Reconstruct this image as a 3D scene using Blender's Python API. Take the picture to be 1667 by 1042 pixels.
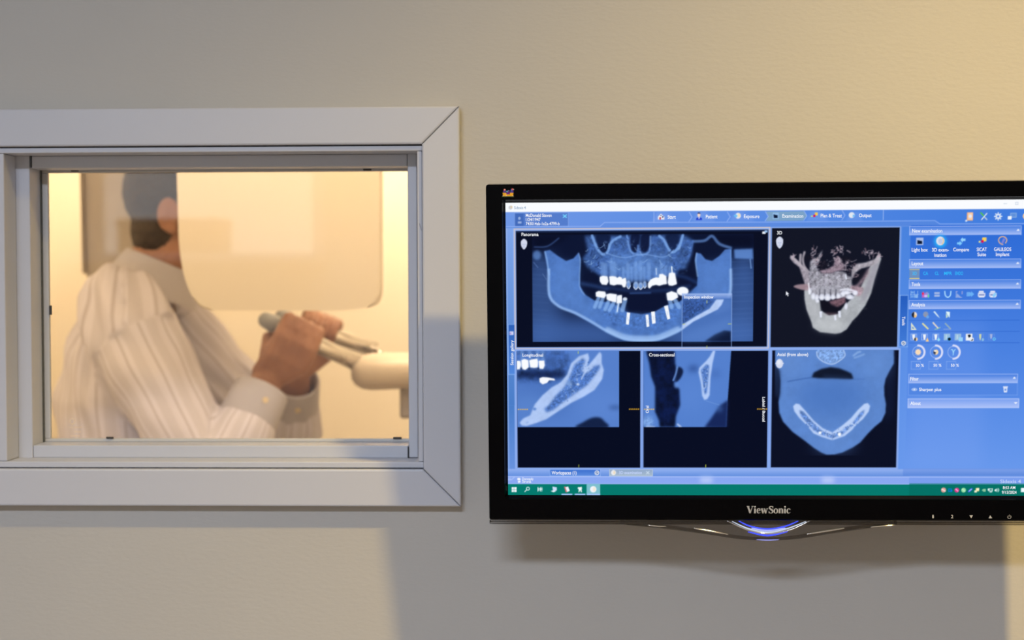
import bpy, bmesh, math, random
import numpy as np
from mathutils import Vector, Matrix

random.seed(7)
for o in list(bpy.data.objects):
    bpy.data.objects.remove(o, do_unlink=True)
SC = bpy.context.scene
COL = SC.collection

# ------------------------------------------------------------------ camera
IW, IH, FPX = 1667.0, 1042.0, 2500.0
CAM = np.array([0.0, -1.88, 1.5])
YAW, PITCH, ROLL = 0.03564, 0.02710, -0.00308


def cam_axes():
    f = np.array([-math.sin(YAW) * math.cos(PITCH), math.cos(YAW) * math.cos(PITCH), -math.sin(PITCH)])
    r = np.cross(f, [0, 0, 1.0])
    r /= np.linalg.norm(r)
    u = np.cross(r, f)
    return r * math.cos(ROLL) + u * math.sin(ROLL), u * math.cos(ROLL) - r * math.sin(ROLL), f


CR, CU, CF = cam_axes()
cd = bpy.data.cameras.new('camera')
cam = bpy.data.objects.new('camera', cd)
COL.objects.link(cam)
mat = Matrix.Identity(4)
for i in range(3):
    mat[i][0], mat[i][1], mat[i][2], mat[i][3] = CR[i], CU[i], -CF[i], CAM[i]
cam.matrix_world = mat
cd.sensor_width = 36.0
cd.lens = 36.0 * FPX / IW
cd.clip_start = 0.05
cd.dof.use_dof = True
cd.dof.focus_distance = 1.79
cd.dof.aperture_fstop = 3.9
SC.camera = cam
SC.view_settings.view_transform = 'Standard'
SC.view_settings.look = 'None'
SC.view_settings.exposure = 0.0
SC.view_settings.gamma = 1.0
SC.view_settings.use_curve_mapping = False

# ------------------------------------------------------------------ world (overcast daylight seen through the rear window)
w = bpy.data.worlds.new('world')
SC.world = w
w.use_nodes = True
w.node_tree.nodes['Background'].inputs[0].default_value = (0.88, 0.93, 1.0, 1)
w.node_tree.nodes['Background'].inputs[1].default_value = 2.0

# ------------------------------------------------------------------ lights the place has (fixtures are built further down)
WARM_POS = (0.667, -0.91, 2.785)
COOL_POS = (-0.59, -2.85, 2.785)
BOOTH_POS = (-0.45, 1.0, 2.68)


def area(name, loc, sx, sy, energy, col, shape='RECTANGLE'):
    d = bpy.data.lights.new(name, 'AREA')
    d.shape = shape
    d.size = sx
    if shape == 'RECTANGLE':
        d.size_y = sy
    d.energy = energy
    d.color = col
    o = bpy.data.objects.new(name, d)
    COL.objects.link(o)
    o.location = loc
    return o


def spot(name, loc, energy, col, angle, radius):
    d = bpy.data.lights.new(name, 'SPOT')
    d.energy = energy
    d.color = col
    d.spot_size = math.radians(angle)
    d.spot_blend = 1.0
    d.shadow_soft_size = radius
    o = bpy.data.objects.new(name, d)
    COL.objects.link(o)
    o.location = loc
    return o


L_WARM = spot('downlight_lamp', WARM_POS, 245, (1.0, 0.70, 0.23), 126, 0.05)
L_COOL = area('troffer_lamp', COOL_POS, 1.15, 0.26, 80, (0.72, 0.81, 1.0))
L_BOOTH = area('booth_lamp', BOOTH_POS, 0.6, 1.1, 74, (1.0, 0.735, 0.46))


# ------------------------------------------------------------------ helpers
def at(px, py, Y):
    """world point where the sight line through a pixel meets the vertical plane y = Y"""
    d = CF + CR * ((px - IW / 2) / FPX) + CU * (-(py - IH / 2) / FPX)
    t = (Y - CAM[1]) / d[1]
    return Vector(CAM + d * t)


def tag(o, label, cat, group=None, kind=None):
    o['label'] = label
    o['category'] = cat
    if group:
        o['group'] = group
    if kind:
        o['kind'] = kind
    return o


def empty(name, loc=(0, 0, 0), parent=None):
    o = bpy.data.objects.new(name, None)
    COL.objects.link(o)
    o.location = loc
    o.empty_display_size = 0.05
    if parent:
        o.parent = parent
    return o


def obj(name, bm, m, parent=None, smooth=False, world=True):
    """link a bmesh (world coordinates) as one object; keep world position under its parent"""
    me = bpy.data.meshes.new(name)
    if isinstance(bm, bmesh.types.BMesh):
        bmesh.ops.recalc_face_normals(bm, faces=bm.faces)
        bm.to_mesh(me)
        bm.free()
    else:
        me = bm
    if smooth:
        me.polygons.foreach_set('use_smooth', [len(q.vertices) <= 12 for q in me.polygons])
    o = bpy.data.objects.new(name, me)
    COL.objects.link(o)
    if m is not None:
        if len(me.materials) == 0:
            me.materials.append(m)
        else:
            me.materials[0] = m
    if parent is not None:
        o.parent = parent
        if world:
            off = Vector((0, 0, 0))
            p = parent
            while p is not None:
                off += p.location
                p = p.parent
            me.transform(Matrix.Translation(-off))
    return o


def B(bm, x0, x1, y0, y1, z0, z1, bev=0.0, seg=2):
    t = bmesh.new()
    bmesh.ops.create_cube(t, size=1.0)
    bmesh.ops.scale(t, vec=(abs(x1 - x0), abs(y1 - y0), abs(z1 - z0)), verts=t.verts)
    bmesh.ops.translate(t, vec=((x0 + x1) / 2, (y0 + y1) / 2, (z0 + z1) / 2), verts=t.verts)
    if bev > 0:
        bmesh.ops.bevel(t, geom=t.edges[:], offset=bev, segments=seg, profile=0.5, affect='EDGES')
    me = bpy.data.meshes.new('t')
    t.to_mesh(me)
    t.free()
    bm.from_mesh(me)
    bpy.data.meshes.remove(me)
    return bm


def box(x0, x1, y0, y1, z0, z1, bev=0.0, seg=2):
    return B(bmesh.new(), x0, x1, y0, y1, z0, z1, bev, seg)


def prism(pts, y0, y1, bev=0.0, seg=3, bm=None):
    """extrude an (x, z) outline from y0 to y1"""
    t = bmesh.new()
    v0 = [t.verts.new((p[0], y0, p[1])) for p in pts]
    v1 = [t.verts.new((p[0], y1, p[1])) for p in pts]
    f0 = t.faces.new(v0)
    f1 = t.faces.new(list(reversed(v1)))
    n = len(pts)
    for i in range(n):
        t.faces.new((v0[i], v1[i], v1[(i + 1) % n], v0[(i + 1) % n]))
    if bev > 0:
        es = [e for e in f0.edges] + [e for e in f1.edges]
        bmesh.ops.bevel(t, geom=es, offset=bev, segments=seg, profile=0.5, affect='EDGES')
    bmesh.ops.recalc_face_normals(t, faces=t.faces)
    if bm is None:
        return t
    me = bpy.data.meshes.new('t')
    t.to_mesh(me)
    t.free()
    bm.from_mesh(me)
    bpy.data.meshes.remove(me)
    return bm


def frame_of(t):
    t = Vector(t).normalized()
    a = Vector((0, 0, 1)) if abs(t.z) < 0.9 else Vector((1, 0, 0))
    u = t.cross(a).normalized()
    return t, u, t.cross(u)


def tube(bm, pts, rad, n=16, caps=True, flat=None):
    """lofted tube through points; rad is a number or list; rounded ends"""
    pts = [Vector(p) for p in pts]
    if not hasattr(rad, '__len__'):
        rad = [rad] * len(pts)
    P, Rr = [], []
    if caps:
        d = (pts[0] - pts[1]).normalized()
        for k in (0.99, 0.85, 0.5):
            P.append(pts[0] + d * rad[0] * k)
            Rr.append(rad[0] * math.sqrt(max(0.0, 1 - k * k)))
    P += pts
    Rr += list(rad)
    if caps:
        d = (pts[-1] - pts[-2]).normalized()
        for k in (0.5, 0.85, 0.99):
            P.append(pts[-1] + d * rad[-1] * k)
            Rr.append(rad[-1] * math.sqrt(max(0.0, 1 - k * k)))
    rings = []
    u = None
    for i, p in enumerate(P):
        a = P[max(i - 1, 0)]
        b = P[min(i + 1, len(P) - 1)]
        t = (b - a).normalized()
        if u is None:
            _, u, _ = frame_of(t)
        u = (u - t * u.dot(t)).normalized()
        v = t.cross(u)
        rings.append([bm.verts.new(p + (u * math.cos(2 * math.pi * k / n) + v * math.sin(2 * math.pi * k / n)) * max(Rr[i], 1e-5))
                      for k in range(n)])
    for a, b in zip(rings, rings[1:]):
        for k in range(n):
            bm.faces.new((a[k], a[(k + 1) % n], b[(k + 1) % n], b[k]))
    bm.faces.new(list(reversed(rings[0])))
    bm.faces.new(rings[-1])
    return bm


def loft(bm, rings, cap=True):
    R = [[bm.verts.new(p) for p in r] for r in rings]
    n = len(R[0])
    for a, b in zip(R, R[1:]):
        for k in range(n):
            bm.faces.new((a[k], a[(k + 1) % n], b[(k + 1) % n], b[k]))
    if cap:
        bm.faces.new(list(reversed(R[0])))
        bm.faces.new(R[-1])
    return bm


def ellipsoid(bm, c, ax, rad, nu=24, nv=14):
    c = Vector(c)
    rings = []
    for j in range(nv + 1):
        th = math.pi * (0.004 + 0.992 * j / nv)
        rings.append([c + ax[0] * (rad[0] * math.sin(th) * math.cos(2 * math.pi * k / nu))
                      + ax[1] * (rad[1] * math.sin(th) * math.sin(2 * math.pi * k / nu))
                      + ax[2] * (rad[2] * math.cos(th)) for k in range(nu)])
    return loft(bm, rings)


def remesh(bm, voxel, smooth=6, fac=0.5):
    """merge overlapping closed shapes into one continuous surface"""
    bmesh.ops.recalc_face_normals(bm, faces=bm.faces)
    me = bpy.data.meshes.new('t')
    bm.to_mesh(me)
    bm.free()
    o = bpy.data.objects.new('t', me)
    COL.objects.link(o)
    m = o.modifiers.new('r', 'REMESH')
    m.mode = 'VOXEL'
    m.voxel_size = voxel
    m.adaptivity = 0
    if smooth:
        s = o.modifiers.new('s', 'SMOOTH')
        s.iterations = smooth
        s.factor = fac
    dg = bpy.context.evaluated_depsgraph_get()
    out = bpy.data.meshes.new_from_object(o.evaluated_get(dg))
    bpy.data.objects.remove(o)
    bpy.data.meshes.remove(me)
    return out


# ------------------------------------------------------------------ materials
def srgb(c):
    r = []
    for x in c[:3]:
        x = x / 255.0
        r.append(x / 12.92 if x <= 0.04045 else ((x + 0.055) / 1.055) ** 2.4)
    return (r[0], r[1], r[2], 1.0)


def mat_new(name):
    m = bpy.data.materials.new(name)
    m.use_nodes = True
    nt = m.node_tree
    return m, nt, nt.nodes['Principled BSDF']


def principled(name, col, rough=0.5, metal=0.0, bump=None, var=None, spec=0.5, coat=0.0):
    """col linear rgb; bump=(scale, strength, distance[, stretch]); var=(scale, amount)"""
    m, nt, p = mat_new(name)
    p.inputs['Base Color'].default_value = (col[0], col[1], col[2], 1)
    p.inputs['Roughness'].default_value = rough
    p.inputs['Metallic'].default_value = metal
    p.inputs['Specular IOR Level'].default_value = spec
    p.inputs['Coat Weight'].default_value = coat
    tc = nt.nodes.new('ShaderNodeTexCoord')
    if bump:
        mp = nt.nodes.new('ShaderNodeMapping')
        if len(bump) > 3:
            mp.inputs['Scale'].default_value = bump[3]
        nt.links.new(tc.outputs['Object'], mp.inputs['Vector'])
        n = nt.nodes.new('ShaderNodeTexNoise')
        n.inputs['Scale'].default_value = bump[0]
        n.inputs['Detail'].default_value = 4
        nt.links.new(mp.outputs[0], n.inputs['Vector'])
        b = nt.nodes.new('ShaderNodeBump')
        b.inputs['Strength'].default_value = bump[1]
        b.inputs['Distance'].default_value = bump[2]
        nt.links.new(n.outputs['Fac'], b.inputs['Height'])
        nt.links.new(b.outputs[0], p.inputs['Normal'])
    if var:
        n = nt.nodes.new('ShaderNodeTexNoise')
        n.inputs['Scale'].default_value = var[0]
        n.inputs['Detail'].default_value = 5
        nt.links.new(tc.outputs['Object'], n.inputs['Vector'])
        r = nt.nodes.new('ShaderNodeValToRGB')
        r.color_ramp.elements[0].position = 0.3
        r.color_ramp.elements[1].position = 0.7
        a = 1 - var[1]
        r.color_ramp.elements[0].color = (col[0] * a, col[1] * a, col[2] * a, 1)
        r.color_ramp.elements[1].color = (min(1, col[0] * (1 + var[1])), min(1, col[1] * (1 + var[1])), min(1, col[2] * (1 + var[1])), 1)
        nt.links.new(n.outputs['Fac'], r.inputs[0])
        nt.links.new(r.outputs[0], p.inputs['Base Color'])
    return m


def emission(name, col, strength=1.0):
    m, nt, p = mat_new(name)
    nt.nodes.remove(p)
    e = nt.nodes.new('ShaderNodeEmission')
    e.inputs[0].default_value = (col[0], col[1], col[2], 1)
    e.inputs[1].default_value = strength
    nt.links.new(e.outputs[0], nt.nodes['Material Output'].inputs[0])
    return m


def clear(name, ior=1.5, tint=(1, 1, 1), rough=0.0):
    m, nt, p = mat_new(name)
    nt.nodes.remove(p)
    t = nt.nodes.new('ShaderNodeBsdfTransparent')
    t.inputs[0].default_value = (*tint, 1)
    g = nt.nodes.new('ShaderNodeBsdfGlossy')
    g.inputs['Roughness'].default_value = rough
    f = nt.nodes.new('ShaderNodeFresnel')
    f.inputs[0].default_value = ior
    x = nt.nodes.new('ShaderNodeMixShader')
    nt.links.new(f.outputs[0], x.inputs[0])
    nt.links.new(t.outputs[0], x.inputs[1])
    nt.links.new(g.outputs[0], x.inputs[2])
    nt.links.new(x.outputs[0], nt.nodes['Material Output'].inputs[0])
    return m


M = {}
M['wall'] = principled('beige_wall_paint', (0.55, 0.53, 0.485), 0.72, bump=(110, 0.10, 0.003, (1, 1, 2.2)), var=(3.0, 0.02), spec=0.3)
M['booth_wall'] = principled('cream_booth_paint', (0.82, 0.77, 0.68), 0.75, bump=(60, 0.15, 0.003), spec=0.2)
M['ceiling'] = principled('ceiling_white', (0.75, 0.74, 0.71), 0.85, bump=(80, 0.2, 0.003))
M['floor'] = principled('floor_vinyl', (0.30, 0.24, 0.19), 0.45, var=(4, 0.15))
M['frame'] = principled('white_painted_frame', (0.615, 0.625, 0.665), 0.42, bump=(220, 0.05, 0.001))
M['dark_gap'] = principled('gap_black', (0.02, 0.018, 0.018), 0.6)  # black colour stands in for the shade inside the frame's gaps
M['glass'] = clear('window_glass', 1.52, (0.985, 0.99, 0.985))
# ------------------------------------------------------------------ room shells
WT = 0.14                      # partition thickness
WIN_R = at(747.5, 173, -0.018).x
ZT, ZB = 1.7088, 1.2218        # outer casing
CW = 0.0455                    # casing width
WIN_L = -1.36                  # the slider goes on to the left, out of frame
OX0, OX1, OZ0, OZ1 = WIN_L + CW, WIN_R - CW, ZB + CW, ZT - CW      # opening
ROOM = dict(x0=-2.6, x1=2.3, y0=-4.6, zc=2.80)
BOOTH = dict(x0=-1.75, x1=1.15, y1=1.95, zc=2.72)


def wall_with_hole(x0, x1, y0, y1, z0, z1, hx0, hx1, hz0, hz1):
    """a wall slab as one closed mesh around a rectangular opening"""
    bm = bmesh.new()
    def q(y):
        o = [bm.verts.new(p) for p in ((x0, y, z0), (x1, y, z0), (x1, y, z1), (x0, y, z1))]
        i = [bm.verts.new(p) for p in ((hx0, y, hz0), (hx1, y, hz0), (hx1, y, hz1), (hx0, y, hz1))]
        return o, i
    o0, i0 = q(y0)
    o1, i1 = q(y1)
    for k in range(4):
        j = (k + 1) % 4
        bm.faces.new((o0[k], o0[j], i0[j], i0[k]))
        bm.faces.new((o1[k], i1[k], i1[j], o1[j]))
        bm.faces.new((o0[k], o1[k], o1[j], o0[j]))
        bm.faces.new((i0[k], i0[j], i1[j], i1[k]))
    return bm


def struct(name, bm, m, label, cat):
    return tag(obj(name, bm, m), label, cat, kind='structure')


struct('wall_front', wall_with_hole(ROOM['x0'] - .1, ROOM['x1'] + .1, 0, WT, 0, 2.9, OX0, OX1, OZ0, OZ1), M['wall'],
       'beige painted partition wall holding the viewing window', 'wall')
struct('wall_left', box(ROOM['x0'] - .1, ROOM['x0'], ROOM['y0'], -0.0005, 0, 2.9), M['wall'], 'beige wall on the left side of the control room', 'wall')
struct('wall_right', box(ROOM['x1'], ROOM['x1'] + .1, ROOM['y0'], -0.0005, 0, 2.9), M['wall'], 'beige wall on the right side of the control room', 'wall')
# rear wall of the control room with a daylight window
RW = (-2.05, -1.10, 1.61, 2.40)
struct('wall_back', wall_with_hole(ROOM['x0'] - .1, ROOM['x1'] + .1, ROOM['y0'] - .12, ROOM['y0'], 0, 2.9, *RW), M['wall'],
       'beige rear wall of the control room behind the camera', 'wall')
struct('floor', box(ROOM['x0'] - .1, ROOM['x1'] + .1, ROOM['y0'] - .12, WT + 0.0, -.1, -0.0005), M['floor'], 'brown vinyl floor of the control room', 'floor')
struct('ceiling', box(ROOM['x0'] - .1, ROOM['x1'] + .1, ROOM['y0'] - .12, -0.0005, ROOM['zc'], 2.9), M['ceiling'], 'white ceiling of the control room', 'ceiling')
struct('wall_booth_back', box(BOOTH['x0'] - .1, BOOTH['x1'] + .1, BOOTH['y1'], BOOTH['y1'] + .1, 0, 2.9), M['booth_wall'], 'cream back wall of the scanning room seen through the window', 'wall')
struct('wall_booth_left', box(BOOTH['x0'] - .1, BOOTH['x0'], WT + .0005, BOOTH['y1'] - .0005, 0, 2.9), M['booth_wall'], 'cream left wall of the scanning room', 'wall')
struct('wall_booth_right', box(BOOTH['x1'], BOOTH['x1'] + .1, WT + .0005, BOOTH['y1'] - .0005, 0, 2.9), M['booth_wall'], 'cream right wall of the scanning room', 'wall')
struct('wall_booth_front', wall_with_hole(BOOTH['x0'], BOOTH['x1'], WT + .0005, WT + .012, 0, BOOTH['zc'], OX0, OX1, OZ0, OZ1), M['booth_wall'],
       'cream lining of the partition inside the scanning room', 'wall')
struct('ceiling_booth', box(BOOTH['x0'], BOOTH['x1'], WT + .0005, BOOTH['y1'] - .0005, BOOTH['zc'], 2.9), M['ceiling'], 'white ceiling of the scanning room', 'ceiling')
struct('floor_booth', box(BOOTH['x0'], BOOTH['x1'], WT + .0005, BOOTH['y1'] - .0005, -.1, -0.0005), M['floor'], 'brown vinyl floor of the scanning room', 'floor')

# ------------------------------------------------------------------ rear window (daylight, behind the camera)
w2 = tag(empty('window_2', ((RW[0] + RW[1]) / 2, ROOM['y0'], RW[2])), 'white framed daylight window in the rear wall behind the camera', 'window', kind='structure')
for (a, b, c, d) in ((RW[0] - .05, RW[1] + .05, RW[2] - .05, RW[2]), (RW[0] - .05, RW[1] + .05, RW[3], RW[3] + .05),
                     (RW[0] - .05, RW[0], RW[2], RW[3]), (RW[1], RW[1] + .05, RW[2], RW[3])):
    obj('casing_board', box(a, b, ROOM['y0'] + .0005, ROOM['y0'] + .02, c, d, .003), M['frame'], w2)
obj('window_stool', box(RW[0] - .06, RW[1] + .06, ROOM['y0'] + .021, ROOM['y0'] + .30, RW[2] - .03, RW[2] - .0006, .004), M['frame'], w2)
sb = tag(empty('reflection_block', (-1.66, ROOM['y0'] + .15, RW[2])), 'brown lidded box added on the rear window ledge to block part of its reflection', 'box')  # unseen box added to cut a step into the window's reflection in the glass
cardboard = principled('brown_cardboard', (.20, .13, .08), .8, var=(9, .15))
obj('body', box(-1.88, -1.45, ROOM['y0'] + .04, ROOM['y0'] + .27, RW[2], RW[2] + .11, .003), cardboard, sb)
obj('lid', box(-1.885, -1.445, ROOM['y0'] + .035, ROOM['y0'] + .275, RW[2] + .1102, RW[2] + .145, .003), cardboard, sb)
obj('glass_pane', box(RW[0], RW[1], ROOM['y0'] - .07, ROOM['y0'] - .064, RW[2], RW[3]), M['glass'], w2)

# ------------------------------------------------------------------ viewing window: casing, liner, sliding sashes, glass
win = tag(empty('window_1', ((OX0 + OX1) / 2, 0, ZB)), 'white framed sliding viewing window between control room and scanning room', 'window', kind='structure')
CY = -0.018


def casing(p):
    """one mitred board: outline (x, z) quadrilateral, raised from the wall, front edges eased"""
    return prism(p, CY, -0.0006, 0.0022, 2)


g = 0.0004   # mitre gap
X0, X1 = WIN_L, WIN_R
for p in (((X0 + g, ZT), (X0 + CW + g, ZT - CW), (X1 - CW - g, ZT - CW), (X1 - g, ZT)),
          ((X0 + g, ZB), (X1 - g, ZB), (X1 - CW - g, ZB + CW), (X0 + CW + g, ZB + CW)),
          ((X1, ZT - g), (X1 - CW, ZT - CW - g), (X1 - CW, ZB + CW + g), (X1, ZB + g)),
          ((X0, ZT - g), (X0, ZB + g), (X0 + CW, ZB + CW + g), (X0 + CW, ZT - CW - g))):
    obj('casing_board', casing(p), M['frame'], win)

# liner of the opening: front lip a little inside the casing
LW = 0.0066
lx0, lx1, lz0, lz1 = OX0, OX1, OZ0, OZ1
ly0, ly1 = -0.012, WT + .011
LT, LB = 0.0078, 0.0085
obj('frame_head', box(lx0, lx1, ly0, ly1, lz1 - LT, lz1 - .0015, .0012), M['frame'], win)
obj('frame_sill', box(lx0, lx1, ly0, ly1, lz0 + .0012, lz0 + LB, .0012), M['frame'], win)
obj('frame_jamb', box(lx1 - LW, lx1 - .0006, ly0, ly1, lz0 + LB + .0004, lz1 - LT - .0004, .001), M['frame'], win)
obj('frame_jamb', box(lx0 + .0006, lx0 + LW, ly0, ly1, lz0 + LB + .0004, lz1 - LT - .0004, .001), M['frame'], win)
# shadow gap strip behind the casing's inner edge
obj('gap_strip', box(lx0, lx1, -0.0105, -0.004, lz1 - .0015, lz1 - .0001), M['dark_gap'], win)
# scuff on the jamb lip
sc = at(684.5, 372, ly0)
bm = bmesh.new()
tube(bm, [(sc.x - .0012, ly0, sc.z + .006), (sc.x + .0002, ly0, sc.z + .001), (sc.x + .001, ly0, sc.z - .002)], .00028, 6)
obj('scuff_mark', bm, principled('scuff', (.12, .11, .11), .8), win)

SY = 0.030                      # front plane of the sliding sash
GY = 0.080                      # glass plane
szt, szb = at(400, 252, SY).z, at(400, 745.5, SY).z
rt, rb = at(400, 272, SY).z, at(400, 725.5, SY).z
rail_l = at(50.5, 500, SY).x
stile_r0, stile_r1 = at(664.5, 500, SY).x, at(679.5, 500, SY).x
stile_l0 = at(7.5, 500, -0.014).x - .016


gasket_m = principled('grey_gasket', (.10, .10, .085), .6)


def sash(name, xl, xli, xri, xr, y0, y1, gy, zt, zti, zbi, zb):
    s = empty(name, ((xl + xr) / 2, y0, zb), win)
    s.location = Vector(((xl + xr) / 2, y0, zb)) - win.location
    obj('rail', box(xli + .0004, xri - .0004, y0 + .0006, y1, zti, zt, .0012), M['frame'], s)
    obj('rail', box(xli + .0004, xri - .0004, y0 + .0006, y1, zb, zbi, .0012), M['frame'], s)
    obj('stile', box(xl, xli, y0, y1, zb - .001, zt + .001, .0014), M['frame'], s)
    obj('stile', box(xri, xr, y0, y1, zb - .001, zt + .001, .0014), M['frame'], s)
    # glazing bead, four strips round the pane
    bw = 0.0055
    bd = principled('glazing_bead', (.62, .60, .56), .45)
    for q in ((xli, xri, zti - bw * .55, zti), (xli, xri, zbi, zbi + bw * .75), (xli, xli + bw * 1.5, zbi + bw * .75, zti - bw * .55), (xri - bw * .5, xri, zbi + bw * .75, zti - bw * .55)):
        obj('glazing_bead', box(q[0], q[1], gy - .007, gy - .0005, q[2], q[3], .001), bd, s)
    obj('gasket', box(xli, xli + .0013, gy - .012, gy - .0072, zbi, zti), gasket_m, s)
    obj('glass_pane', box(xli, xri, gy, gy + .006, zbi, zti), M['glass'], s)
    return s


S1 = sash('sliding_sash', stile_l0, rail_l, stile_r0, stile_r1, SY, 0.093, GY, szt, rt, rb, szb)
fx = at(7.5, 500, -0.014).x
S2 = sash('fixed_sash', lx0 + LW + .0005, lx0 + LW + .03, fx - .028, fx, -0.0115, SY - .0006, 0.004, lz1 - LT - .0012, lz1 - LT - .026, lz0 + LB + .026, lz0 + LB + .0012)
# open joints where rails meet stiles
for (xa, xb, ya, yb) in ((663.6, 665, 727, 745.5), (664, 680, 744.6, 745.8), (49.6, 51.2, 252, 273)):
    p0, p1 = at(xa, yb, SY - .0006), at(xb, ya, SY - .0006)
    obj('open_joint', box(p0.x, p1.x, SY - .0007, SY + .001, p0.z, p1.z), M['dark_gap'], S1)
# small glazing clips along the pane
clipm = principled('glazing_clip', (.05, .04, .03), .5)
for (px, py, wx, wz) in ((122, 277.5, .005, .0014), (598, 275.5, .0052, .0018), (179, 712.5, .0048, .0012), (647, 713, .0055, .0013), (82.5, 505, .0016, .006)):
    q = at(px, py, GY - .008)
    obj('glazing_clip', box(q.x - wx, q.x + wx, GY - .0095, GY - .0072, q.z - wz, q.z + wz, .0005), clipm, S1)

# maker's mark etched in the corner of the pane: hexagon ring over rows of tiny worn strokes
bm = bmesh.new()
ec = at(117.5, 686, GY - .0004)
ring = [[Vector((ec.x + r * .82 * math.sin(math.radians(a)), GY - .0004, ec.z + r * math.cos(math.radians(a)))) for a in range(0, 360, 60)] for r in (.0032, .0046)]
V_ = [[bm.verts.new(p) for p in r] for r in ring]
for k in (0, 1, 3, 4):
    bm.faces.new((V_[0][k], V_[0][k + 1], V_[1][k + 1], V_[1][k]))
for k in (2, 5):
    bm.faces.new((V_[0][k], V_[0][(k + 1) % 6], V_[1][(k + 1) % 6], V_[1][k]))
rk = random.Random(4)
for (xa, xb, py, hh_) in ((112, 132, 695.6, .0026), (121, 131, 703.2, .0024), (115, 129.5, 709.8, .0022)):
    x = xa
    while x < xb:
        q = at(x, py, GY - .0004)
        w_ = .0006 + rk.random() * .0005
        h_ = hh_ * (.6 + .4 * rk.random())
        vs = [bm.verts.new((q.x + dx, GY - .0004, q.z + dz)) for (dx, dz) in ((0, -h_ / 2), (w_, -h_ / 2), (w_, h_ / 2), (0, h_ / 2))]
        bm.faces.new(vs)
        x += 1.7 + rk.random() * .6
obj('etched_mark', bm, principled('etched_frost', (.75, .66, .52), .9), S1)

# ------------------------------------------------------------------ ceiling fixtures (their lamps are set at the top)
white_trim = principled('fixture_trim', (.8, .8, .78), .4)


def downlight():
    x, y, _ = WARM_POS
    r = tag(empty('ceiling_downlight', (x, y, ROOM['zc'])), 'round recessed warm downlight in the ceiling near the monitor', 'light')
    rings = []
    for (rad, z) in ((.078, 0), (.078, -.006), (.060, -.008), (.058, -.002), (.058, 0)):
        rings.append([Vector((x + rad * math.cos(2 * math.pi * k / 40), y + rad * math.sin(2 * math.pi * k / 40), ROOM['zc'] + z - .0003)) for k in range(40)])
    bm = bmesh.new()
    loft(bm, rings, False)
    obj('trim_ring', bm, white_trim, r, True)
    bm = bmesh.new()
    loft(bm, [[Vector((x + .0575 * math.cos(2 * math.pi * k / 40), y + .0575 * math.sin(2 * math.pi * k / 40), ROOM['zc'] + z)) for k in range(40)] for z in (-.003, -.0005)])
    obj('diffuser', bm, emission('warm_diffuser', (1, .75, .42), 6), r)
    L_WARM.parent = r
    L_WARM.location = Vector(WARM_POS) - r.location


def troffer(pos, zc, sx, sy, lamp, name, label, col):
    x, y, _ = pos
    r = tag(empty(name, (x, y, zc)), label, 'light')
    bm = bmesh.new()
    t = .03
    for q in ((-sx - t, sx + t, -sy - t, -sy), (-sx - t, sx + t, sy, sy + t), (-sx - t, -sx, -sy, sy), (sx, sx + t, -sy, sy)):
        B(bm, x + q[0], x + q[1], y + q[2], y + q[3], zc - .013, zc - .0005)
    obj('trim_frame', bm, white_trim, r)
    obj('diffuser', box(x - sx, x + sx, y - sy, y + sy, zc - .005, zc - .0006), emission(name + '_diffuser', col, 3), r)
    lamp.parent = r
    lamp.location = Vector(pos) - r.location


downlight()
troffer(COOL_POS, ROOM['zc'], .585, .14, L_COOL, 'ceiling_troffer', 'long cool white ceiling panel light behind the camera', (.85, .92, 1))
troffer(BOOTH_POS, BOOTH['zc'], .31, .56, L_BOOTH, 'booth_ceiling_light', 'warm ceiling panel light inside the scanning room', (1, .8, .5))
# ------------------------------------------------------------------ panoramic x-ray unit in the scanning room
M['unit'] = principled('unit_enamel', (0.66, 0.615, 0.54), 0.42, bump=(90, 0.03, 0.001))
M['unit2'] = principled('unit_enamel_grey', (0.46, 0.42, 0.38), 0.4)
M['chrome'] = principled('polished_metal', (0.62, 0.60, 0.58), 0.18, metal=1.0)
M['unit_dark'] = principled('unit_bracket', (0.30, 0.26, 0.22), 0.5)
M['cap'] = principled('handle_end_cap', (0.32, 0.34, 0.37), 0.4)
ux, uy = 0.30, 1.20
unit = tag(empty('panoramic_xray_unit', (ux, uy, 0)), 'white enamel panoramic dental scanner with chrome hand grips behind the glass', 'scanner')
obj('base_plate', box(ux - .30, ux + .22, uy - .28, uy + .28, 0, .04, .012), M['unit'], unit)
obj('column', box(ux - .07, ux + .11, uy - .09, uy + .09, .04, 2.36, .02), M['unit'], unit)
obj('carriage', box(ux - .10, ux + .14, uy - .12, uy + .12, .92, 2.30, .03), M['unit'], unit)
# overhead arm and rotating crossbar that carries both heads
hx = at(290, 300, 1.05).x
obj('overhead_arm', box(hx - .16, ux + .12, uy - .22, uy + .05, 2.14, 2.30, .04, 4), M['unit'], unit)
bm = bmesh.new()
tube(bm, [(hx, 1.06, 2.02), (hx, 1.06, 2.16)], .09, 28, caps=False)
obj('rotation_hub', bm, M['unit'], unit, True)
rot = obj('rotating_crossbar', prism([(hx - .30, 1.99), (hx - .26, 1.955), (hx + .28, 1.955), (hx + .32, 1.99), (hx + .28, 2.04), (hx - .26, 2.04)], .62, 1.56, .012), M['unit'], unit)


def outline(pts, Y):
    r = []
    for (px, py) in pts:
        q = at(px, py, Y)
        r.append((q.x, q.z))
    return r


def smooth_outline(pts, n=6):
    """Catmull-Rom through a closed outline"""
    out = []
    P = [Vector((p[0], p[1], 0)) for p in pts]
    k = len(P)
    for i in range(k):
        a, b, c, d = P[i - 1], P[i], P[(i + 1) % k], P[(i + 2) % k]
        for j in range(n):
            t = j / n
            v = 0.5 * ((2 * b) + (c - a) * t + (2 * a - 5 * b + 4 * c - d) * t * t + (3 * b - a - 3 * c + d) * t ** 3)
            out.append((v.x, v.y))
    return out


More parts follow.
